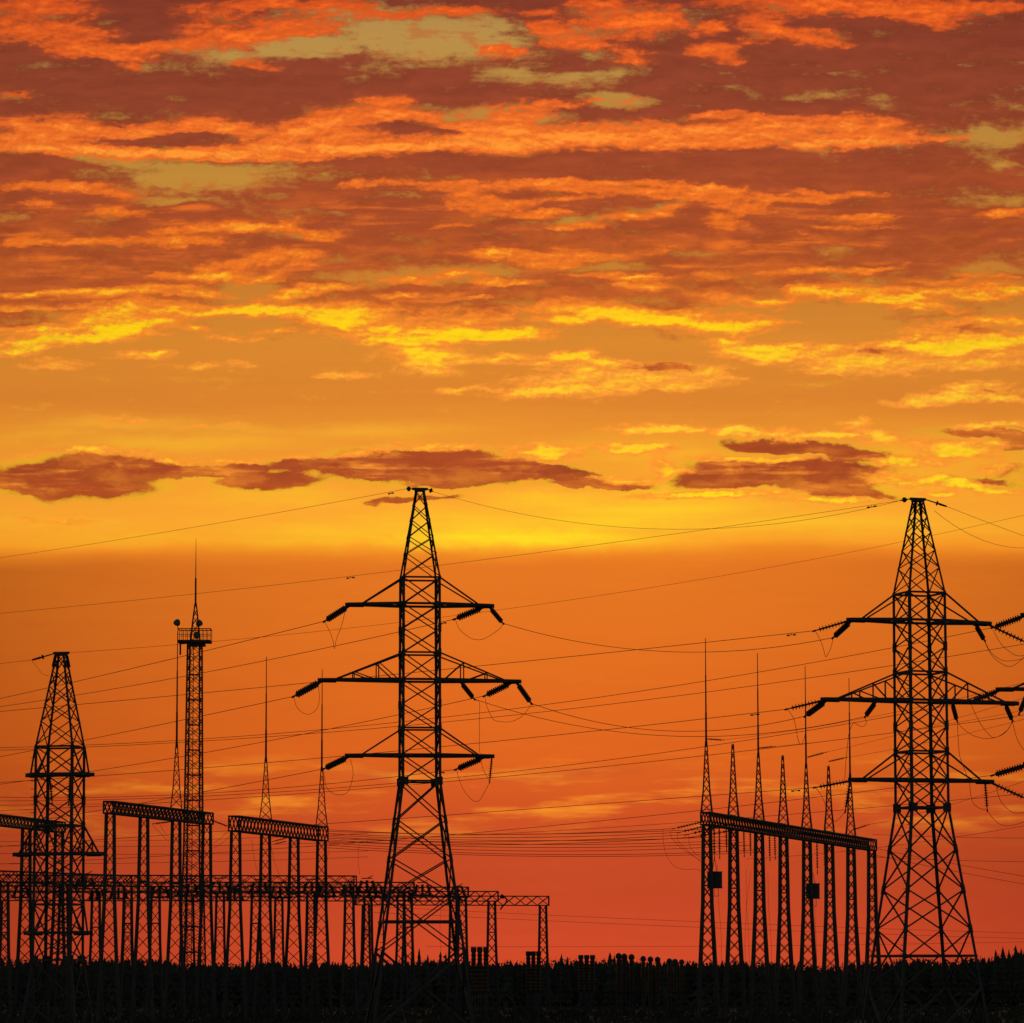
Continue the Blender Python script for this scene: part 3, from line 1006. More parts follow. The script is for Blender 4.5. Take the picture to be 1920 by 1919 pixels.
def lattice_beam(mb, p, q, h, d, wch, wbr, n):
    """Box truss of height h and depth d whose top edge runs from p to q."""
    p, q = Vector(p), Vector(q)
    ax = (q - p).normalized()
    ay = Vector((-ax.y, ax.x, 0)).normalized()
    dn = Vector((0, 0, -h))
    c = [(p + ay * (s * d / 2) + e, q + ay * (s * d / 2) + e) for s in (-1, 1) for e in (Vector(), dn)]
    for a, b in c:
        mb.prism(a, b, wch)
    for k in range(n):
        f0, f1 = k / n, (k + 1) / n
        for (t, b) in ((0, 1), (2, 3)):
            mb.prism(c[t][0].lerp(c[t][1], f0), c[b][0].lerp(c[b][1], f1), wbr)
            mb.prism(c[b][0].lerp(c[b][1], f0) + ay * .03, c[t][0].lerp(c[t][1], f1) + ay * .03, wbr)
        for (t, b) in ((0, 2), (1, 3)):
            mb.prism(c[t][0].lerp(c[t][1], f0), c[b][0].lerp(c[b][1], f1), wbr)
    for k in (0, n):
        f = k / n
        for (t, b) in ((0, 1), (2, 3), (0, 2), (1, 3)):
            mb.prism(c[t][0].lerp(c[t][1], f), c[b][0].lerp(c[b][1], f), wch)


def add_spire(root, name_parent, base, ax, h, w, rod):
    mb = MB()
    prof = [(0, w), (h * .33, w * .62), (h, 0.11)]
    lattice_column(mb, base, AX0, h, prof, 0.085, 0.045, 0.85)
    sp = mb.build('spire', STEEL, root)
    if rod:
        rb = MB()
        top = base + Vector((0, 0, h - .35))
        rb.lathe([(0, .11), (rod * .30, .095), (rod * .305, .08), (rod * .65, .068), (rod * .655, .052), (rod, .036)], top, top + Vector((0, 0, 1)), 6)
        rb.build('lightning_rod', STEEL, sp)
    return sp


def gantry(name, label, cat, group, pl, pr, n, hbeam, spires, wcol, extra=0.0, cols=None, spread=1.0, foot=2.6, band=True):
    """Row of n+1 columns under one lattice beam; pl and pr are the beam's top ends in the world."""
    pl, pr = Vector(pl), Vector(pr)
    root = empty(name, (pl.x, pl.y, 0))
    ax = Vector((pr.x - pl.x, pr.y - pl.y, 0)).normalized()
    loc = Vector((pl.x, pl.y, 0))
    ts = cols if cols is not None else [k / n for k in range(n + 1)]
    for t in ts:
        top = pl.lerp(pr, t)
        b = Vector((top.x, top.y, 0))
        z = top.z - hbeam
        mb = MB()
        mid = z * 0.60
        prof = [(-0.1, wcol * foot), (mid * 0.5, wcol * (1.2 + (foot - 1.2) * .44)), (mid, wcol * 1.2), (z, wcol)]
        prof = [(a, w_ * spread) for a, w_ in prof]
        lattice_column(mb, b - loc, AX0, z, prof, (0.28 if n else 0.24) * spread, 0.06, 1.0)
        if band:
            mb.box(b - loc + Vector((0, 0, mid + 1.6)), wcol * 2.0, wcol * 1.7, .12)
        mb.build('column', STEEL, root)
    mb = MB()
    e = ax * (wcol * 1.05 + extra)
    n_p = max(6, int((pr - pl).length / (0.95 if n else 1.25)))
    lattice_beam(mb, pl - e - loc, pr + e - loc, hbeam, wcol * 1.9, 0.13 if n else 0.11, 0.085 if n else 0.06, n_p)
    mb.build('beam', STEEL, root)
    for (t, h, rod) in spires:
        top = pl.lerp(pr, t)
        add_spire(root, None, Vector((top.x, top.y, top.z)) - loc, ax, h, wcol * 1.18, rod)
    tag(root, label, cat, group)
    return root


GG = 'big portal gantries with tall columns'
GR0, GR1 = P(1325, 1524, 375), P(1634, 1575, 435)
gantry('gantry', 'long gantry of eight columns with a sloping beam and seven spires at the right', 'gantry', GG,
       GR0, GR1, 7, 1.12,
       [(0, 6.6, 9.9), (1 / 7, 6.9, 0), (2 / 7, 6.6, 10.0), (3 / 7, 6.9, 0), (4 / 7, 6.6, 10.2), (5 / 7, 6.9, 0), (6 / 7, 6.6, 10.4)], 0.46, foot=2.45)
GL0, GL1 = P(442, 1531, 375), P(603, 1551, 400)
gantry('gantry', 'four column gantry with two rod tipped spires between mast and central pylon', 'gantry', GG,
       GL0, GL1, 3, 1.35, [(1 / 3, 5.9, 9.9), (1, 5.9, 10.0)], 0.52, foot=2.3)
GK0, GK1 = P(207, 1503.5, 350), P(388, 1525, 375)
gantry('gantry', 'four column gantry in front of the floodlight mast with one spire', 'gantry', GG,
       GK0, GK1, 3, 1.0, [(2 / 3, 6.0, 10.5)], 0.47, foot=2.3)
GJ0, GJ1 = P(-15, 1527, 390), P(111, 1542, 410)
gantry('gantry', 'three column gantry partly hidden behind the left edge pylon', 'gantry', GG,
       GJ0, GJ1, 2, 1.0, [], 0.50, foot=2.2)

LG = 'low busbar gantries of the switchyard'
LOW = [
    ((665, 1643, 384), (-30, 1641, 392), [655, 480, 292], 'low gantry nearest of the row, its right end left of the central pylon'),
    ((775, 1655, 407), (-30, 1654, 412), [765, 583, 413, 180], 'low gantry ending between the legs of the central pylon'),
    ((877, 1664, 427), (280, 1663, 430), [867, 690, 523, 356], 'low gantry ending at the right leg of the central pylon'),
    ((933, 1672, 446), (-30, 1671, 450), [922, 752, 583, 240, 10], 'low gantry ending just right of the central pylon, second from the end'),
    ((1028, 1681, 470), (668, 1680, 472), [1018, 850, 686], 'lowest gantry reaching farthest right, standing clear on the skyline'),
    ((252, 1643, 400), (-40, 1632, 385), [240, 120, 8], 'short low gantry behind the left edge pylon'),
]
for (a, b, cols, lab) in LOW:
    p0, p1 = P(*b), P(*a)
    t_ = []
    for c in cols:
        # fraction along the beam that shows at photo column c
        lo, hi = 0.0, 1.0
        for _ in range(40):
            mid = (lo + hi) / 2
            if proj(p0.lerp(p1, mid))[0] < c:
                lo = mid
            else:
                hi = mid
        t_.append((lo + hi) / 2)
    gantry('low_gantry', lab, 'gantry', LG, p0, p1, 0, 1.05, [], 0.48, cols=t_, foot=1.95, extra=-0.45)

# --------------------------------------------------------- floodlight mast
MY = 420.0
mb_c = P(360.5, 1850, MY)
mast = empty('floodlight_mast', (mb_c.x, mb_c.y, 0))
tag(mast, 'tall floodlight mast with a railed platform and a thin rod on top', 'mast')
zp = P(360.5, 1205, MY).z
ax = Vector((1, 0, 0)).normalized()
axr = Vector((math.cos(.35), math.sin(.35), 0))
for part in (0,):
    mb = MB()
    lattice_column(mb, Vector((0, 0, 0)), axr, zp, [(-.1, 1.35), (zp * .45, .92), (zp, .72)], .16, .062, .85)
    for k in range(1, 14):
        z = zp - .8 - k * 2.6
        w = float(np.interp(z, [0, zp * .45, zp], [1.35, .92, .72])) * 1.9
        if z > 1:
            mb.prism(axr * (-w * .45) + Vector((0, -.35, z)), axr * (w * .45) + Vector((0, -.35, z)), .15)
    mb.build('tower', STEEL, mast)
    lb = MB()
    for s in (-.22, .22):
        lb.prism((-.35 + s, 0, .2), (-.35 + s, 0, zp), .07)
    for k in range(int(zp / .45)):
        lb.prism((-.57, 0, .4 + k * .45), (-.13, 0, .4 + k * .45), .04)
    lb.build('ladder', STEEL, mast)
    fb = MB()
    fb.box((0, 0, zp + .06), 3.4, 2.2, .26)
    fb.box((.25, 0, zp - .3), 1.7, 1.4, .2)
    fb.build('platform', STEEL, mast)
    rb = MB()
    zr = zp + 1.35
    for y in (-1.05, 1.05):
        rb.prism((-1.72, y, zr), (1.72, y, zr), .09)
        rb.prism((-1.68, y, zr - .6), (1.68, y, zr - .6), .05)
        for k in range(9):
            x = -1.68 + 3.36 * k / 8
            rb.prism((x, y, zp + .1), (x, y, zr), .06)
    for x in (-1.68, 1.68):
        rb.prism((x, -1.05, zr), (x, 1.05, zr), .08)
    rb.build('railing', STEEL, mast)
    sb = MB()
    lattice_column(sb, Vector((.05, 0, zp + .1)), ax, 5.2, [(0, .55), (2.2, .33), (4.0, .12)], .12, .05, .8)
    sb.lathe([(0, .11), (2.8, .10), (2.82, .055), (7.0, .018)], (.05, 0, zp + 3.9), (.05, 0, zp + 5), 6)
    sb.build('antenna_spire', STEEL, mast)
    for (x, z, dirx) in ((-1.72, 1.9, -.55), (.45, 1.85, .9), (.28, .6, .2)):
        hb = MB()
        c = Vector((x, -1.0, zp + z))
        d = Vector((dirx * .5, -.6, .35)).normalized()
        hb.lathe([(0, .10), (.12, .24), (.45, .37), (.52, .38), (.54, .30)], c - d * .27, c + d, 10)
        hb.prism(c, (x * .97, -1.05, zp + 1.3 if z > 1 else zp + .2), .08)
        hd = hb.build('floodlight', TANK, mast)
        gb = MB()
        gb.lathe([(0, .29), (.01, .29)], c - d * .27 + d * .545, c + d, 10)
        gb.build('lens', GLASS, hd)
    pb = MB()
    pb.prism((-1.45, -.6, zp - 1.35), (-1.45, -.6, zp + .1), .17)
    pb.build('down_pipe', STEEL, mast)

# ------------------------------------------------------------ insulators
INS = {}


def make_insulator(kind):
    """Cap and pin string hanging along +Z, 1.5 m long from attachment to clamp."""
    mb = MB()
    if kind == 'thin':
        n, r, x = 8, .125, (0.0,)
    else:
        n, r, x = 10, .122, (-.045, .045)
    for ox in x:
        prof = [(.16, .03)]
        step = 1.14 / n
        for k in range(n):
            z = .19 + k * step
            prof += [(z, .045), (z + step * .35, .05), (z + step * .45, r), (z + step * .62, r * .96), (z + step * .66, .04)]
        prof += [(1.36, .03)]
        mb.lathe(prof, (ox, 0, 0), (ox, 0, 1), 9)
    if kind != 'thin':
        mb.box((0, 0, .17), .17, .05, .08)
        mb.box((0, 0, 1.35), .17, .05, .08)
    o = mb.build('insulator_string', PORC, smooth=True)
    lb = MB()
    lb.prism((0, 0, -.06), (0, 0, .18), .10)
    lb.build('link', STEEL, o)
    cb = MB()
    cb.prism((0, 0, 1.34), (0, 0, 1.5), .05)
    cb.prism((0, 0, 1.46), (0, .02, 1.62), .075)
    cb.build('clamp', STEEL, o)
    return o


PROTO = {}


def string(a, b, kind, label, group, key=None, name='insulator_string'):
    a, b = Vector(a), Vector(b)
    if kind not in PROTO:
        PROTO[kind] = o = make_insulator(kind)
    else:
        o = copy_tree(PROTO[kind])
    d = b - a
    s = d.length / 1.5
    o.location = a
    o.rotation_mode = 'QUATERNION'
    o.rotation_quaternion = d.to_track_quat('Z', 'X')
    o.scale = (min(s, 1.15), min(s, 1.15), s) if kind == 'thin' else (max(s, .9), max(s, .9), s)
    tag(o, label, 'insulator', group)
    if key:
        INS[key] = b
    return o


IG = 'insulator strings on the pylons'


def arm(py, x, z, dz=-.1):
    return pyl(py, x, 0, z + dz)


def astr(key, py, x, z, end, dy, kind, label):
    a = arm(py, x, z)
    string(a, P(end[0], end[1], a.y + dy), kind, label, IG, key)


CP, RP = 'central pylon', 'right pylon'
astr('AUL', PA, -3.8, 27.5, (609, 1165), .8, 'heavy', 'thick insulator string slanting down left from the top left arm of the central pylon')
astr('AML', PA, -5.25, 23.47, (551, 1306), .8, 'heavy', 'thick insulator string slanting left from the long middle left arm of the central pylon')
astr('ALL', PA, -3.8, 19.48, (607, 1442), .8, 'heavy', 'thick insulator string slanting left from the lowest left arm of the central pylon')
astr('AUR', PA, 3.4, 27.5, (853, 1161), .7, 'heavy', 'thick insulator string slanting inward under the top right arm of the central pylon')
astr('AUX', PA, 3.75, 27.5, (943, 1169), .8, 'heavy', 'thick insulator string slanting outward from the top right arm tip of the central pylon')
astr('AMR', PA, 4.9, 23.47, (909, 1305), .7, 'heavy', 'thick insulator string slanting inward under the long middle right arm of the central pylon')
astr('AMX', PA, 5.2, 23.47, (996, 1319), .8, 'heavy', 'thick insulator string slanting outward from the middle right arm tip of the central pylon')
astr('AMI', PA, 2.2, 23.47, (889, 1311), .8, 'heavy', 'thick string nearest the body under the middle right arm of the central pylon')
astr('ALR', PA, 3.4, 19.48, (855, 1443), .7, 'heavy', 'thick insulator string slanting inward under the lowest right arm of the central pylon')
astr('ALV', PA, 3.85, 19.48, (918, 1466), .0, 'thin', 'spiky string hanging straight down at the lowest right arm tip of the central pylon')
astr('BUL', PB, -3.95, 27.5, (1528, 1183), .1, 'thin', 'spiky insulator string stretched left from the top left arm of the right pylon')
astr('BUX', PB, -3.75, 27.5, (1562, 1196), 1.0, 'heavy', 'thick curved looking insulator string under the top left arm tip of the right pylon')
astr('BML', PB, -5.40, 23.47, (1476, 1330), .1, 'thin', 'spiky insulator string stretched left from the long middle left arm of the right pylon')
astr('BMX', PB, -5.15, 23.47, (1510, 1343), 1.0, 'heavy', 'thick insulator string under the middle left arm tip of the right pylon')
astr('BMI', PB, -2.45, 23.47, (1622, 1344), 1.0, 'heavy', 'thick insulator string halfway along the middle left arm of the right pylon')
astr('BLL', PB, -3.95, 19.48, (1529, 1477), .1, 'thin', 'spiky insulator string stretched left from the lowest left arm of the right pylon')
astr('BLV', PB, -3.90, 19.48, (1585, 1521), .0, 'thin', 'spiky string hanging straight down at the lowest left arm tip of the right pylon')
astr('BUR', PB, 3.1, 27.5, (1846, 1201), 1.0, 'heavy', 'short thick insulator string hanging under the top right arm of the right pylon')
astr('BUY', PB, 3.9, 27.5, (1926, 1206), -.3, 'thin', 'spiky insulator string sloping down right from the top right arm of the right pylon')
astr('BMR', PB, 1.75, 23.47, (1794, 1351), 1.0, 'heavy', 'thick insulator string beside the body under the middle right arm of the right pylon')
astr('BMY', PB, 4.7, 23.47, (1898, 1351), 1.0, 'heavy', 'thick insulator string near the tip of the middle right arm of the right pylon')
astr('BLR', PB, 3.5, 19.48, (1851, 1519), .0, 'thin', 'spiky string hanging straight down under the lowest right arm of the right pylon')
astr('BLY', PB, 3.9, 19.48, (1926, 1499), -.3, 'thin', 'spiky insulator string sloping down right from the lowest right arm of the right pylon')
astr('DUL', PD, -3.8, 27.5, (1862, 1177), .7, 'heavy', 'thick insulator string entering at the right edge level with the top arms')
astr('DML', PD, -5.25, 23.47, (1822, 1315), .7, 'heavy', 'thick insulator string entering at the right edge level with the middle arms')
astr('DMI', PD, -3.6, 23.47, (1911, 1338), .9, 'heavy', 'short thick insulator string hanging by the right edge under the cut off arm')
astr('DLL', PD, -3.8, 19.48, (1862, 1454), .7, 'heavy', 'thick insulator string entering at the right edge level with the lowest arms')
astr('CVL', PC, -.55, 27.5, (98, 1507), .0, 'thin', 'spiky insulator string hanging inside the left edge pylon, left of two')
astr('CVR', PC, .55, 27.5, (129, 1508), .0, 'thin', 'spiky insulator string hanging inside the left edge pylon, right of two')

SG = 'short insulators of the earth wires on the pylon tops'


def stud(key, a, end, Y, label):
    b = P(end[0], end[1], Y)
    mb = MB()
    a = Vector(a)
    L_ = (b - a).length
    if L_ < .8:
        mb.lathe([(0, .028), (L_ * .3, .03), (L_ * .42, .09), (L_ * .55, .14), (L_ * .68, .13), (L_ * .78, .04), (L_, .03)], a, b, 8)
    else:
        mb.lathe([(0, .03), (L_ * .5, .035), (L_ * .52, .12), (L_ * .52 + .07, .12), (L_ * .52 + .09, .04), (L_ * .62, .04), (L_ * .64, .06), (L_, .045)], a, b, 8)
    o = mb.build('wire_insulator', PORC)
    tag(o, label, 'insulator', SG)
    INS[key] = b


stud('ATL', pyl(PA, -.42, 0, 33.72), (762, 917), 215.2, 'small dark knob insulator on the left of the central pylon top')
stud('ATR', pyl(PA, .42, 0, 33.72), (812, 922), 215.2, 'small dark knob insulator on the right of the central pylon top')
stud('BTL', pyl(PB, -.42, 0, 33.72), (1688, 939), 204.2, 'small dark knob insulator on the left of the right pylon top')
stud('BTR', pyl(PB, .42, 0, 33.72), (1775, 950), 204.2, 'small dark knob insulator on the right of the right pylon top')
stud('CTL', pyl(PC, -.3, 0, 33.72), (60, 1238), 207.0, 'small dark knob insulator on the left edge pylon top')

# ----------------------------------------------------------------- wires
WG = 'overhead line wires'


def sagged(p, q, sag, n=28):
    p, q = Vector(p), Vector(q)
    return [p.lerp(q, k / n) - Vector((0, 0, 4 * sag * (k / n) * (1 - k / n))) for k in range(n + 1)]


def wire(p, q, sag_px, label, r=.0185, dampers=(), group=WG, name='power_line'):
    p, q = Vector(p), Vector(q)
    sag = sag_px / F * (p.y + q.y) / 2
    mb = MB()
    pts = sagged(p, q, sag)
    mb.tube(pts, r, 4)
    o = mb.build(name, WIRE)
    tag(o, label, 'wire', group)
    for t in dampers:
        k = t * (len(pts) - 1)
        i = int(k)
        c = pts[i].lerp(pts[i + 1], k - i)
        d = (pts[i + 1] - pts[i]).normalized()
        db = MB()
        lo = c - Vector((0, 0, .09))
        db.prism(c, lo, .03)
        db.prism(lo - d * .2, lo + d * .2, .02)
        db.prism(lo - d * .26, lo - d * .12, .07)
        db.prism(lo + d * .12, lo + d * .26, .07)
        db.build('vibration_damper', STEEL, o)
    return o


wire(INS['AUL'], P(-40, 1319, 262), 3, 'wire from the top left arm of the central pylon down to the left edge')
wire(INS['AML'], P(-40, 1427, 262), 2, 'wire from the middle left arm of the central pylon down to the left edge')
wire(INS['ALL'], P(-40, 1556, 262), 4, 'wire from the lowest left arm of the central pylon down to the left edge')
wire(INS['AUR'], P(-40, 1331, 264), 11, 'wire from the top right inner string of the central pylon to left edge', dampers=(.02,))
wire(INS['AMR'], P(-40, 1476, 264), 12, 'wire from the middle right inner string of the central pylon to the left edge')
wire(INS['ALR'], P(-40, 1494, 264), 18, 'wire from the lowest right string of the central pylon to the left edge', dampers=(.025,))
wire(INS['BUL'], P(-40, 1338, 240), 4, 'long wire from the spiky top left string of the right pylon to the left edge', dampers=(.024,))
wire(INS['BML'], P(-40, 1470, 240), 11, 'long wire from the spiky middle left string of the right pylon to the left edge', dampers=(.034,))
wire(INS['BLL'], P(-40, 1590, 240), 2, 'long wire from the spiky lowest left string of the right pylon to the left edge', dampers=(.02,))
wire(INS['AUX'], INS['BUX'], 40, 'slack wire hanging between the top arms of the central and right pylons')
wire(INS['AMX'], INS['BMX'], 40, 'slack wire hanging between the middle arm tips of the central and right pylons')
wire(INS['AMI'], INS['BMI'], 53, 'slack wire hanging between the inner middle strings of the central and right pylons')
wire(INS['ATR'], INS['BTL'], 63, 'thin earth wire hanging between the tops of the central and right pylons', .0115, name='earth_wire')
wire(INS['BTL'], P(-40, 1154, 236), 14, 'thin earth wire from the right pylon top behind the central pylon to left edge', .0115, (.027, .562), name='earth_wire')
wire(INS['ATL'], P(-40, 1052, 262), 5, 'thin earth wire from the central pylon top across bright sky to the left edge', .0115, (.03,), name='earth_wire')
wire(pyl(PC, .3, 0, 33.72), P(1990, 950, 232), 40, 'thin earth wire rising from the left edge pylon top right across the scene', .0115, name='earth_wire')
wire(INS['CTL'], P(-40, 1249, 216), 0, 'thin earth wire from the left edge pylon top to the left edge', .0115, name='earth_wire')
wire(INS['BTR'], P(1990, 1031, 230), 1, 'thin earth wire falling straight from the right pylon top to the right edge', .0105, name='earth_wire')
wire(P(1752, 958, 204.3), P(2010, 1004, 215), 44, 'thin earth wire drooping in a deep curve right of the right pylon top', .0105, name='earth_wire')
wire(INS['DUL'], P(-40, 1403, 250), 46, 'wire from the top string at the right edge across the scene to the left edge')
wire(P(1990, 1196, 219), P(-40, 1408, 250), 38, 'wire just below the top right edge string crossing the whole scene to the left')
wire(INS['DML'], P(-40, 1502, 250), 46, 'wire from the middle string at the right edge across the scene to the left edge')
wire(P(1990, 1331, 219), P(-40, 1522, 250), 27, 'wire entering the right edge below the middle arms and crossing the whole scene')
wire(INS['DLL'], P(-40, 1622, 262), 22, 'wire from the lowest right edge string falling behind the spired gantry to the left')
wire(P(1990, 1482, 219), P(640, 1574, 390), 12, 'wire entering low at the right edge and ending by the left spired gantry')
wire(P(1990, 1536, 330), P(1400, 1611, 392), 10, 'wire entering at the right edge below the lowest arms and dropping to the spired gantry')
for (x0, y0, x1, y1, Y0, Y1, s, lab) in [
        (700, 1700, 1990, 1752, 520, 560, 4, 'faint far wire above the skyline, upper of the pair sinking right'),
        (700, 1711, 1990, 1762, 520, 560, 4, 'faint far wire above the skyline, lower of the pair sinking right'),
        (800, 1775, 1990, 1765, 560, 580, 4, 'faint lowest wire running level just above the tree tops'),
        (1636, 1565, 1990, 1572, 436, 420, 2, 'wire leaving the beam end of the spired gantry level to the right edge'),
        (1636, 1607, 1990, 1617, 436, 420, 2, 'wire leaving below the beam of the spired gantry level to the right edge'),
        (1636, 1590, 1990, 1655, 436, 420, 2, 'upper of two wires sinking from the spired gantry to the right edge'),
        (1636, 1603, 1990, 1670, 436, 420, 2, 'lower of two wires sinking from the spired gantry to the right edge'),
        (-40, 1511, 250, 1507, 440, 450, 0, 'short wire at the left edge above the gantry beams'),
        (-40, 1578, 690, 1563, 440, 420, 5, 'wire just below the left gantry beams, topmost of four level ones'),
        (-40, 1586, 690, 1578, 440, 420, 5, 'wire behind the left gantries, second of four level ones'),
        (-40, 1600, 690, 1596, 440, 420, 4, 'wire behind the left gantries, third of four level ones'),
        (-40, 1620, 690, 1607, 440, 420, 4, 'wire behind the left gantries, lowest of four level ones')]:
    wire(P(x0, y0, Y0), P(x1, y1, Y1), s, lab, .026)


def on_beam(p, q, px, dz=0.0):
    lo, hi = -0.05, 1.05
    for _ in range(40):
        mid = (lo + hi) / 2
        if proj(p.lerp(q, mid))[0] < px:
            lo = mid
        else:
            hi = mid
    r = p.lerp(q, (lo + hi) / 2)
    return r + Vector((0, 0, dz))


# bundle between the two spired gantries, tied to the big gantry through strings
BG = 'strain strings at the left end of the spired gantry'
ends = []
for (px, dz, ex, ey, lab) in [
        (1318, -.9, 1264, 1554, 'long dark strain string reaching left from the spired gantry, topmost'),
        (1335, -1.0, 1275, 1561, 'long dark strain string reaching left from the spired gantry, second'),
        (1375, -.6, 1290, 1565, 'long dark strain string reaching left from the spired gantry, third'),
        (1390, -1.0, 1300, 1570, 'long dark strain string reaching left from the spired gantry, lowest')]:
    a = on_beam(GR0, GR1, px, dz)
    b = P(ex, ey, a.y - .2)
    string(a, b, 'thin', lab, BG)
    ends.append(b)
for k, ((yl, sag), e) in enumerate(zip([(1556, 10), (1563, 9), (1572, 10), (1578, 10)], ends)):
    wire(e, P(614, yl, 400), sag, ['first and highest', 'second', 'third', 'fourth'][k] + ' wire of the bundle slung between the two spired gantries', .034)
ORD = ['fifth', 'sixth', 'seventh', 'eighth', 'ninth', 'tenth', 'eleventh and lowest']
for k, (yl, yr, sag) in enumerate([(1559, 1548, 8), (1566, 1563, 9), (1569, 1570, 11), (1575, 1574, 12), (1581, 1579, 13), (1585, 1588, 13), (1590, 1592, 12)]):
    wire(P(1350 + 14 * k, yr + 6, 384 + 2 * k), P(614, yl, 400), sag, ORD[k] + ' wire of the bundle slung between the two spired gantries', .034)

# ---------------------------------------------------------------- jumpers
JG = 'slack jumper loops below the arms'


def jumper(pts, Y, label, r=.016, group=JG):
    ctrl = [P(x, y, Y) for x, y in pts]
    out = []
    n = len(ctrl)
    for i in range(n - 1):
        p0, p1, p2, p3 = ctrl[max(i - 1, 0)], ctrl[i], ctrl[i + 1], ctrl[min(i + 2, n - 1)]
        for k in range(5):
            t = k / 5
            out.append(0.5 * ((2 * p1) + (p2 - p0) * t + (2 * p0 - 5 * p1 + 4 * p2 - p3) * t * t + (3 * p1 - p0 - 3 * p2 + p3) * t ** 3))
    out.append(ctrl[-1])
    mb = MB()
    mb.tube(out, r, 4)
    tag(mb.build('jumper_cable', WIRE), label, 'cable', group)


YA, YB = 215.4, 204.4
jumper([(609, 1167), (617, 1182), (624, 1200), (627, 1217), (631, 1198), (641, 1172), (647, 1146)], YA, 'pointed V shaped jumper below the top left arm of the central pylon')
jumper([(551, 1307), (556, 1325), (568, 1337), (582, 1339), (595, 1328), (599, 1308), (596, 1284)], YA, 'round jumper loop below the middle left arm of the central pylon')
jumper([(607, 1443), (612, 1476), (630, 1490), (652, 1485), (662, 1452), (657, 1424)], YA, 'round jumper loop below the lowest left arm of the central pylon')
jumper([(854, 1162), (860, 1178), (872, 1190), (888, 1199), (905, 1199), (922, 1190), (938, 1178), (943, 1169)], YA, 'wide jumper loop between the two top right strings of the central pylon')
jumper([(909, 1306), (913, 1325), (922, 1345), (930, 1352), (955, 1354), (975, 1346), (990, 1330), (996, 1319)], YA, 'wide jumper loop between the two middle right strings of the central pylon')
jumper([(892, 1313), (899, 1318), (899, 1350), (899, 1385), (899, 1405), (905, 1440), (914, 1458), (918, 1466)], YA, 'long cable dropping from the middle to the lowest right arm of the central pylon')
jumper([(856, 1444), (862, 1465), (870, 1483), (880, 1495), (888, 1502), (898, 1502), (908, 1487), (918, 1467)], YA, 'jumper loop below the lowest right arm of the central pylon')
jumper([(1529, 1184), (1540, 1205), (1546, 1225), (1549, 1232), (1556, 1220), (1560, 1207), (1562, 1197)], YB, 'pointed V shaped jumper below the top left arm of the right pylon')
jumper([(1477, 1331), (1489, 1350), (1496, 1385), (1501, 1396), (1508, 1385), (1511, 1362), (1510, 1344)], YB, 'deep V shaped jumper below the middle left arm tip of the right pylon')
jumper([(1622, 1345), (1624, 1357), (1616, 1363), (1606, 1358), (1600, 1355)], YB, 'small curled jumper halfway along the middle left arm of the right pylon')
jumper([(1530, 1478), (1540, 1492), (1546, 1505), (1556, 1534), (1566, 1540), (1576, 1533), (1585, 1521)], YB, 'hanging jumper below the lowest left arm of the right pylon')
jumper([(1600, 1355), (1592, 1375), (1588, 1410), (1585, 1440), (1584, 1466)], YB, 'cable dropping from the middle to the lowest left arm of the right pylon')
jumper([(1846, 1202), (1857, 1222), (1872, 1235), (1890, 1240), (1930, 1234)], YB, 'shallow jumper curving right from the short top right string of the right pylon')
jumper([(1862, 1181), (1875, 1205), (1890, 1220), (1908, 1230), (1930, 1228)], YB, 'jumper curving down right from the top string at the right edge')
jumper([(1846, 1203), (1860, 1230), (1880, 1246), (1895, 1250), (1912, 1240), (1930, 1222)], YB, 'deepest jumper below the top right arm of the right pylon')
jumper([(1794, 1352), (1803, 1364), (1822, 1378), (1845, 1385), (1870, 1382), (1890, 1368), (1898, 1352)], YB, 'wide jumper between the two middle right strings of the right pylon')
jumper([(1820, 1320), (1838, 1357), (1856, 1379), (1866, 1383), (1885, 1374), (1899, 1353)], YB, 'narrower jumper from the right edge string to the middle right arm of the right pylon')
jumper([(1795, 1353), (1797, 1390), (1800, 1420), (1812, 1452), (1818, 1470), (1820, 1490), (1826, 1508), (1840, 1517), (1851, 1519)], YB, 'long cable dropping from the middle to the lowest right arm of the right pylon')
jumper([(1851, 1520), (1862, 1535), (1875, 1546), (1890, 1549), (1910, 1545), (1935, 1537)], YB, 'jumper leaving the straight hanging string of the right pylon toward the right edge')
jumper([(1866, 1468), (1875, 1500), (1890, 1518), (1905, 1525), (1930, 1522)], YB, 'jumper curving from the lowest right arm tip of the right pylon')
jumper([(1898, 1352), (1905, 1380), (1916, 1402), (1935, 1420)], YB, 'cable falling to the right edge from the middle right arm tip of the right pylon')
jumper([(60, 1240), (70, 1252), (80, 1264), (92, 1268)], 207.1, 'short slack cable beside the top of the left edge pylon', .011)
KG = 'drop cables by the spired gantry'
jumper([(1243, 1556), (1244, 1580), (1250, 1605), (1265, 1625), (1285, 1631), (1305, 1630), (1318, 1636)], 378, 'longest looping drop cable left of the spired gantry', .02, KG)
jumper([(1257, 1558), (1260, 1572), (1280, 1593), (1300, 1606), (1318, 1615)], 378, 'second looping drop cable left of the spired gantry', .02, KG)
jumper([(1270, 1562), (1272, 1578), (1290, 1596), (1318, 1620)], 379, 'third looping drop cable left of the spired gantry', .02, KG)
jumper([(1291, 1567), (1293, 1585), (1303, 1600), (1320, 1612)], 380, 'shortest looping drop cable left of the spired gantry', .02, KG)
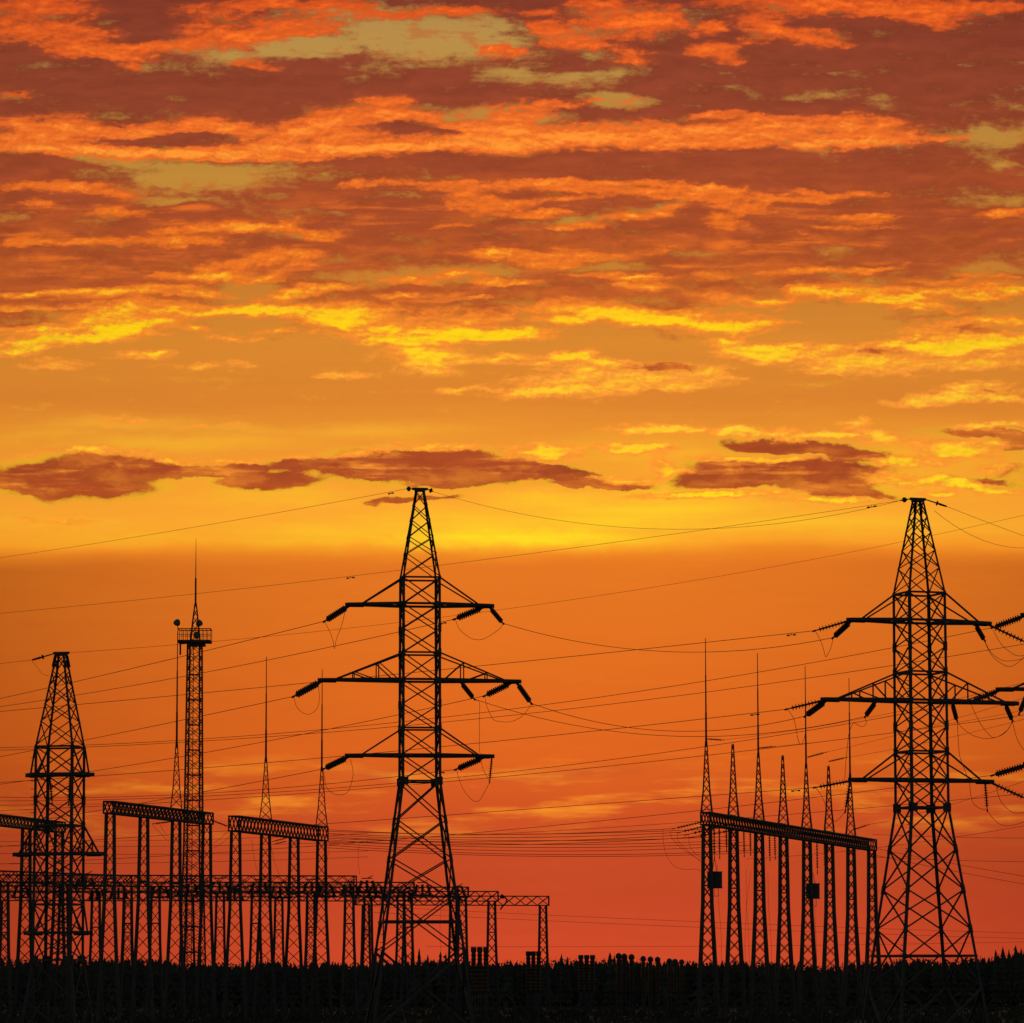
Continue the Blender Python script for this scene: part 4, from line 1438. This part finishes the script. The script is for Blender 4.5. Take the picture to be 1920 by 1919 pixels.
for k, (x0, x1, lab) in enumerate([(1345, 1352, 'thin cable dropping to ground in the first bay of the spired gantry'),
                                   (1399, 1404, 'thin cable dropping to ground left in the second bay of the spired gantry'),
                                   (1408, 1397, 'thin cable dropping to ground right in the second bay of the spired gantry'),
                                   (1440, 1446, 'thin cable dropping to ground in the third bay of the spired gantry'),
                                   (1529, 1531, 'thin cable dropping to ground in the fifth bay of the spired gantry')]):
    q = on_beam(GR0, GR1, x0)
    y0 = proj(q)[1] + 95
    jumper([(x0, y0), ((x0 + x1) / 2 - 2, y0 + 60), (x1, y0 + 130), (x1 + 1, y0 + 200)], q.y - .4, lab, .017, KG)
for (x0, y0, x1, y1, Y, lab) in [(472, 1575, 484, 1640, 382, 'thin cable dropping from the left spired gantry, leftmost'),
                                 (508, 1585, 524, 1642, 384, 'thin cable dropping slantwise right of the first spire column'),
                                 (563, 1575, 560, 1640, 392, 'thin cable dropping between the last two columns of the left spired gantry'),
                                 (620, 1580, 612, 1640, 398, 'thin cable dropping just right of the left spired gantry'),
                                 (673, 1580, 674, 1640, 410, 'thin upright cable left of the central pylon above the low gantry'),
                                 (826, 1708, 828, 1800, 430, 'thin upright cable between the legs of the central pylon')]:
    jumper([(x0, y0), ((x0 + x1) / 2 - 2, (y0 + y1) / 2), (x1, y1)], Y, lab, .017, 'drop cables in the left yard')

# strings on the spires
TG = 'earth wire strings tied to the spires'
SP = [(1326, 1386, 1356, 1388, 375, 1990, 1262, 'spiky tie string reaching right from the first spire of the long gantry', 'earth wire leaving the first spire of the long gantry to the right', 12),
      (1424, 1403, 1452, 1400, 392, 1990, 1318, 'spiky tie string reaching right from the third spire of the long gantry', 'earth wire leaving the third spire of the long gantry to the right', 8),
      (1515, 1420, 1548, 1411, 409, 1990, 1286, 'spiky tie string reaching right from the fifth spire of the long gantry', 'earth wire leaving the fifth spire of the long gantry to the right', 6),
      (1555, 1428, 1586, 1421, 418, 1990, 1330, 'spiky tie string reaching right from the rodless sixth spire of the long gantry', 'earth wire leaving the sixth spire of the long gantry to the right', 6),
      (1600, 1556, 1628, 1547, 427, 1990, 1440, 'dark tie string at the foot of the last spire of the long gantry', 'wire rising right from the foot of the last spire of the long gantry', 8)]
for (x0, y0, x1, y1, Y, x2, y2, l1, l2, s) in SP:
    a, b = P(x0, y0, Y), P(x1, y1, Y - .2)
    string(a, b, 'thin', l1, TG)
    wire(b, P(x2, y2, 330), s, l2, .017, name='earth_wire')

# suspension strings and line traps under the long gantry
HG = 'suspension strings hanging under the long gantry beam'
HANG = [(1338, 84, 'first'), (1348, 80, 'second'), (1361, 66, 'third'), (1394, 70, 'fourth'), (1406, 66, 'fifth'), (1442, 70, 'sixth'), (1452, 66, 'seventh'),
        (1517, 82, 'eighth'), (1531, 80, 'ninth'), (1545, 72, 'tenth')]
for (px, ln, o_) in HANG:
    a = on_beam(GR0, GR1, px, -1.05) + Vector((0, -.3, 0))
    k = proj(a)
    b = P(k[0] + 1, k[1] + ln - 22, a.y)
    string(a, b, 'thin', f'{o_} from the left of the long strings hanging below the spired gantry beam', HG)
for (px, py, lab) in [(1340, 1650, 'black drum shaped line trap hanging beside the first column of the long gantry'),
                      (1524, 1671, 'black drum shaped line trap hanging beside the fifth column of the long gantry')]:
    Y = on_beam(GR0, GR1, px).y - .6
    c = P(px, py, Y)
    t = empty('line_trap', (c.x, c.y, c.z - .7))
    tag(t, lab, 'line trap', 'black line traps hanging under the long gantry')
    mb = MB()
    mb.lathe([(0, .66), (.02, .70), (1.36, .70), (1.40, .64)], (0, 0, 0), (0, 0, 1), 18)
    mb.build('coil', TANK, t)
    mb = MB()
    for z in (-.05, 1.43):
        mb.prism((-.74, 0, z), (.74, 0, z), .09)
        mb.prism((0, -.74, z), (0, .74, z), .09)
    mb.prism((-.2, 0, 1.43), (-.05, 0, 2.5), .05)
    mb.prism((.2, 0, 1.43), (.05, 0, 2.5), .05)
    mb.build('spider', STEEL, t)
    mb = MB()
    for x in (-.35, 0, .35):
        mb.prism((x, 0, -.1), (x, 0, -.8), .03)
    mb.prism((-.4, 0, -.8), (.4, 0, -.8), .04)
    mb.build('terminal', STEEL, t)

# strain strings between the left gantries and slack busbar cables
LSG = 'short strain strings at the left gantry beams'
for (x0, y0, x1, y1, Y, lab) in [(396, 1538, 430, 1551, 377, 'thick dark strain string bridging the two left gantries'),
                                 (320, 1541, 288, 1545, 362, 'dark strain string under the beam before the floodlight mast'),
                                 (536, 1572, 512, 1578, 388, 'upper dark strain string under the beam between the two spires'),
                                 (536, 1578, 514, 1583, 389, 'lower dark strain string under the beam between the two spires')]:
    string(P(x0, y0, Y), P(x1, y1, Y), 'thin', lab, LSG)
for k, (x0, y0, x1, y1, x2, y2, lab) in enumerate([
        (286, 1547, 300, 1562, 316, 1578, 'slack cable fanning down beside the mast, left one'),
        (300, 1547, 308, 1560, 316, 1570, 'slack cable fanning down beside the mast, right one'),
        (402, 1580, 414, 1572, 430, 1556, 'slack cable curving up to the left spired gantry, upper'),
        (400, 1590, 416, 1582, 432, 1566, 'slack cable curving up to the left spired gantry, lower')]):
    jumper([(x0, y0), (x1, y1), (x2, y2)], 372, lab, .02, 'slack busbar cables between the left gantries')

# -------------------------------------------- disconnectors on the low beams
DG = 'disconnector switches standing on the low gantries'


def disconnector(px, py, Y, s, label):
    c = P(px, py, Y)
    t = empty('disconnector', c)
    tag(t, label, 'switch', DG)
    mb = MB()
    mb.box((0, 0, .06), 2.0 * s, .3, .16)
    mb.build('base_frame', STEEL, t)
    for x in (-.75, 0, .75):
        ib = MB()
        prof = [(0, .09)]
        for k in range(6):
            z = .05 + k * .17
            prof += [(z, .09), (z + .08, .20), (z + .12, .19), (z + .15, .09)]
        top = Vector((x * .55 * s, 0, 1.1 * s))
        ib.lathe(prof, (x * s, 0, .12), (x * .55 * s, 0, .12 + 1.1 * s), 8)
        ib.build('post_insulator', PORC, t)
    mb = MB()
    mb.prism((-.5 * s, 0, 1.24 * s), (.5 * s, 0, 1.24 * s), .10)
    mb.prism((0, 0, 1.24 * s), (.55 * s, 0, 1.5 * s), .07)
    mb.build('contact_blade', STEEL, t)


for (px, py, Y, s, lab) in [
        (40, 1684, 402, 1.0, 'dark disconnector on the low beam left of the left edge pylon'),
        (160, 1668, 402, 1.2, 'dark disconnector on the low beam right of the left edge pylon'),
        (182, 1690, 410, 1.0, 'dark disconnector below the low beam beside the left edge pylon'),
        (222, 1686, 412, 1.1, 'dark disconnector by the first column of the mast side gantry'),
        (300, 1684, 392, 1.1, 'dark disconnector between the second and third columns of the mast side gantry'),
        (352, 1680, 394, 1.3, 'dark disconnector at the foot lattice of the floodlight mast'),
        (412, 1676, 392, 1.2, 'dark disconnector between mast side gantry and spired left gantry'),
        (440, 1690, 398, 1.0, 'dark disconnector at the first column of the left spired gantry'),
        (486, 1676, 396, 1.1, 'dark disconnector beside the first spire column of the left gantry'),
        (525, 1685, 400, 1.2, 'dark disconnector midway between the two spire columns'),
        (585, 1676, 398, 1.1, 'dark disconnector beside the last column of the left spired gantry'),
        (612, 1682, 402, 1.0, 'dark disconnector just past the left spired gantry'),
        (657, 1680, 404, 1.1, 'dark disconnector at the right end of the nearest low gantry'),
        (688, 1673, 406, 1.1, 'dark disconnector just left of the left leg of the central pylon'),
        (705, 1684, 410, 1.0, 'dark disconnector beside the left leg of the central pylon'),
        (792, 1680, 420, 1.1, 'dark disconnector on the low beam between the legs of the central pylon'),
        (757, 1690, 424, 1.0, 'dark disconnector left of centre between the legs of the central pylon'),
        (858, 1684, 428, 1.0, 'dark disconnector against the right leg of the central pylon')]:
    disconnector(px, py, Y, s, lab)
# bracket lamp on the last but one low column
c = P(938, 1706, 446)
t = empty('bracket_lamp', c)
tag(t, 'curved bracket lamp on the low column right of the central pylon', 'lamp')
mb = MB()
mb.tube([(0, 0, 0), (.25, 0, .35), (.55, 0, .65), (.72, 0, .95), (.62, 0, 1.25), (.5, 0, 1.35)], .09, 6)
mb.build('bracket', STEEL, t)
mb = MB()
mb.lathe([(0, .10), (.1, .2), (.45, .22), (.5, .12)], (.45, 0, 1.3), (-.1, 0, 1.62), 8)
mb.build('lamp_head', TANK, t)

# ----------------------------------------- apparatus standing on the skyline
AG = 'flat topped breaker poles on the skyline'


def breaker(px, py, Y, w, label):
    top = P(px, py, Y)
    b = Vector((top.x, top.y, 0))
    h = top.z
    t = empty('breaker_pole', b)
    tag(t, label, 'breaker', AG)
    mb = MB()
    lattice_column(mb, Vector((0, 0, 0)), Vector((1, 0, 0)), h * .38, [(0, w * .8), (h * .38, w * .7)], .1, .05, 1.0)
    mb.build('stand', STEEL, t)
    mb = MB()
    prof = [(h * .38, w * .7)]
    n = 10
    for k in range(n):
        z = h * (.40 + .52 * k / n)
        prof += [(z, w * .78), (z + h * .025, w * .98), (z + h * .03, w * .96), (z + h * .04, w * .78)]
    prof += [(h * .93, w * .8)]
    mb.lathe(prof, (0, 0, 0), (0, 0, 1), 12)
    mb.build('porcelain', PORC, t)
    mb = MB()
    mb.lathe([(h * .93, w * .9), (h * .94, w * 1.06), (h * .985, w * 1.06), (h, w * .95)], (0, 0, 0), (0, 0, 1), 14)
    mb.build('cap', TANK, t)


for grp, (xs_, y, Y, w) in {'by the right leg of the central pylon': ((888, 899.5, 911), 1776, 360, .24),
                            'under the last low gantry column': ((990.5, 1000, 1010), 1784, 409, .25),
                            'alone on the open skyline': ((1089, 1100, 1111), 1791, 458, .29)}.items():
    for x, w_ in zip(xs_, ('left', 'middle', 'right')):
        breaker(x, y, Y, w, f'{w_} flat topped pole of the trio {grp}')
CG = 'round topped instrument transformers on the skyline'


def transformer(px, py, Y, label):
    top = P(px, py, Y)
    b = Vector((top.x, top.y, 0))
    h = top.z
    t = empty('current_transformer', b)
    tag(t, label, 'transformer', CG)
    mb = MB()
    lattice_column(mb, Vector((0, 0, 0)), Vector((1, 0, 0)), h * .36, [(0, .26), (h * .36, .24)], .09, .05, 1.0)
    mb.build('stand', STEEL, t)
    mb = MB()
    prof = [(h * .36, .2)]
    n = 14
    for k in range(n):
        z = h * .37 + (h * .63 - .62) * k / n
        prof += [(z, .22), (z + .05, .28), (z + .08, .275), (z + .1, .22)]
    prof += [(h - .5, .22)]
    mb.lathe(prof, (0, 0, 0), (0, 0, 1), 10)
    mb.build('porcelain', PORC, t)
    mb = MB()
    r = .36
    zc = h - r
    mb.lathe([(zc - .26, .2), (zc - .22, .32), (zc, r), (zc + .16, .32), (zc + .28, .21), (zc + .36, .05)], (0, 0, 0), (0, 0, 1), 14)
    mb.build('head', TANK, t)


for (x, y, Y, lab) in [(1160, 1787, 440, 'leftmost round topped transformer of the tallest trio'), (1170.5, 1788, 442, 'middle round topped transformer of the tallest trio'),
                       (1184, 1789, 444, 'right round topped transformer of the tallest trio'), (1206, 1792.5, 474, 'left round topped transformer of the middle trio'),
                       (1219.5, 1793.5, 477, 'centre round topped transformer of the middle trio'), (1233, 1794, 480, 'right round topped transformer of the middle trio'),
                       (1255, 1797, 508, 'left round topped transformer of the lowest trio'), (1266, 1798, 511, 'centre round topped transformer of the lowest trio'),
                       (1278, 1799, 514, 'rightmost round topped transformer of the lowest trio')]:
    transformer(x, y, Y, lab)
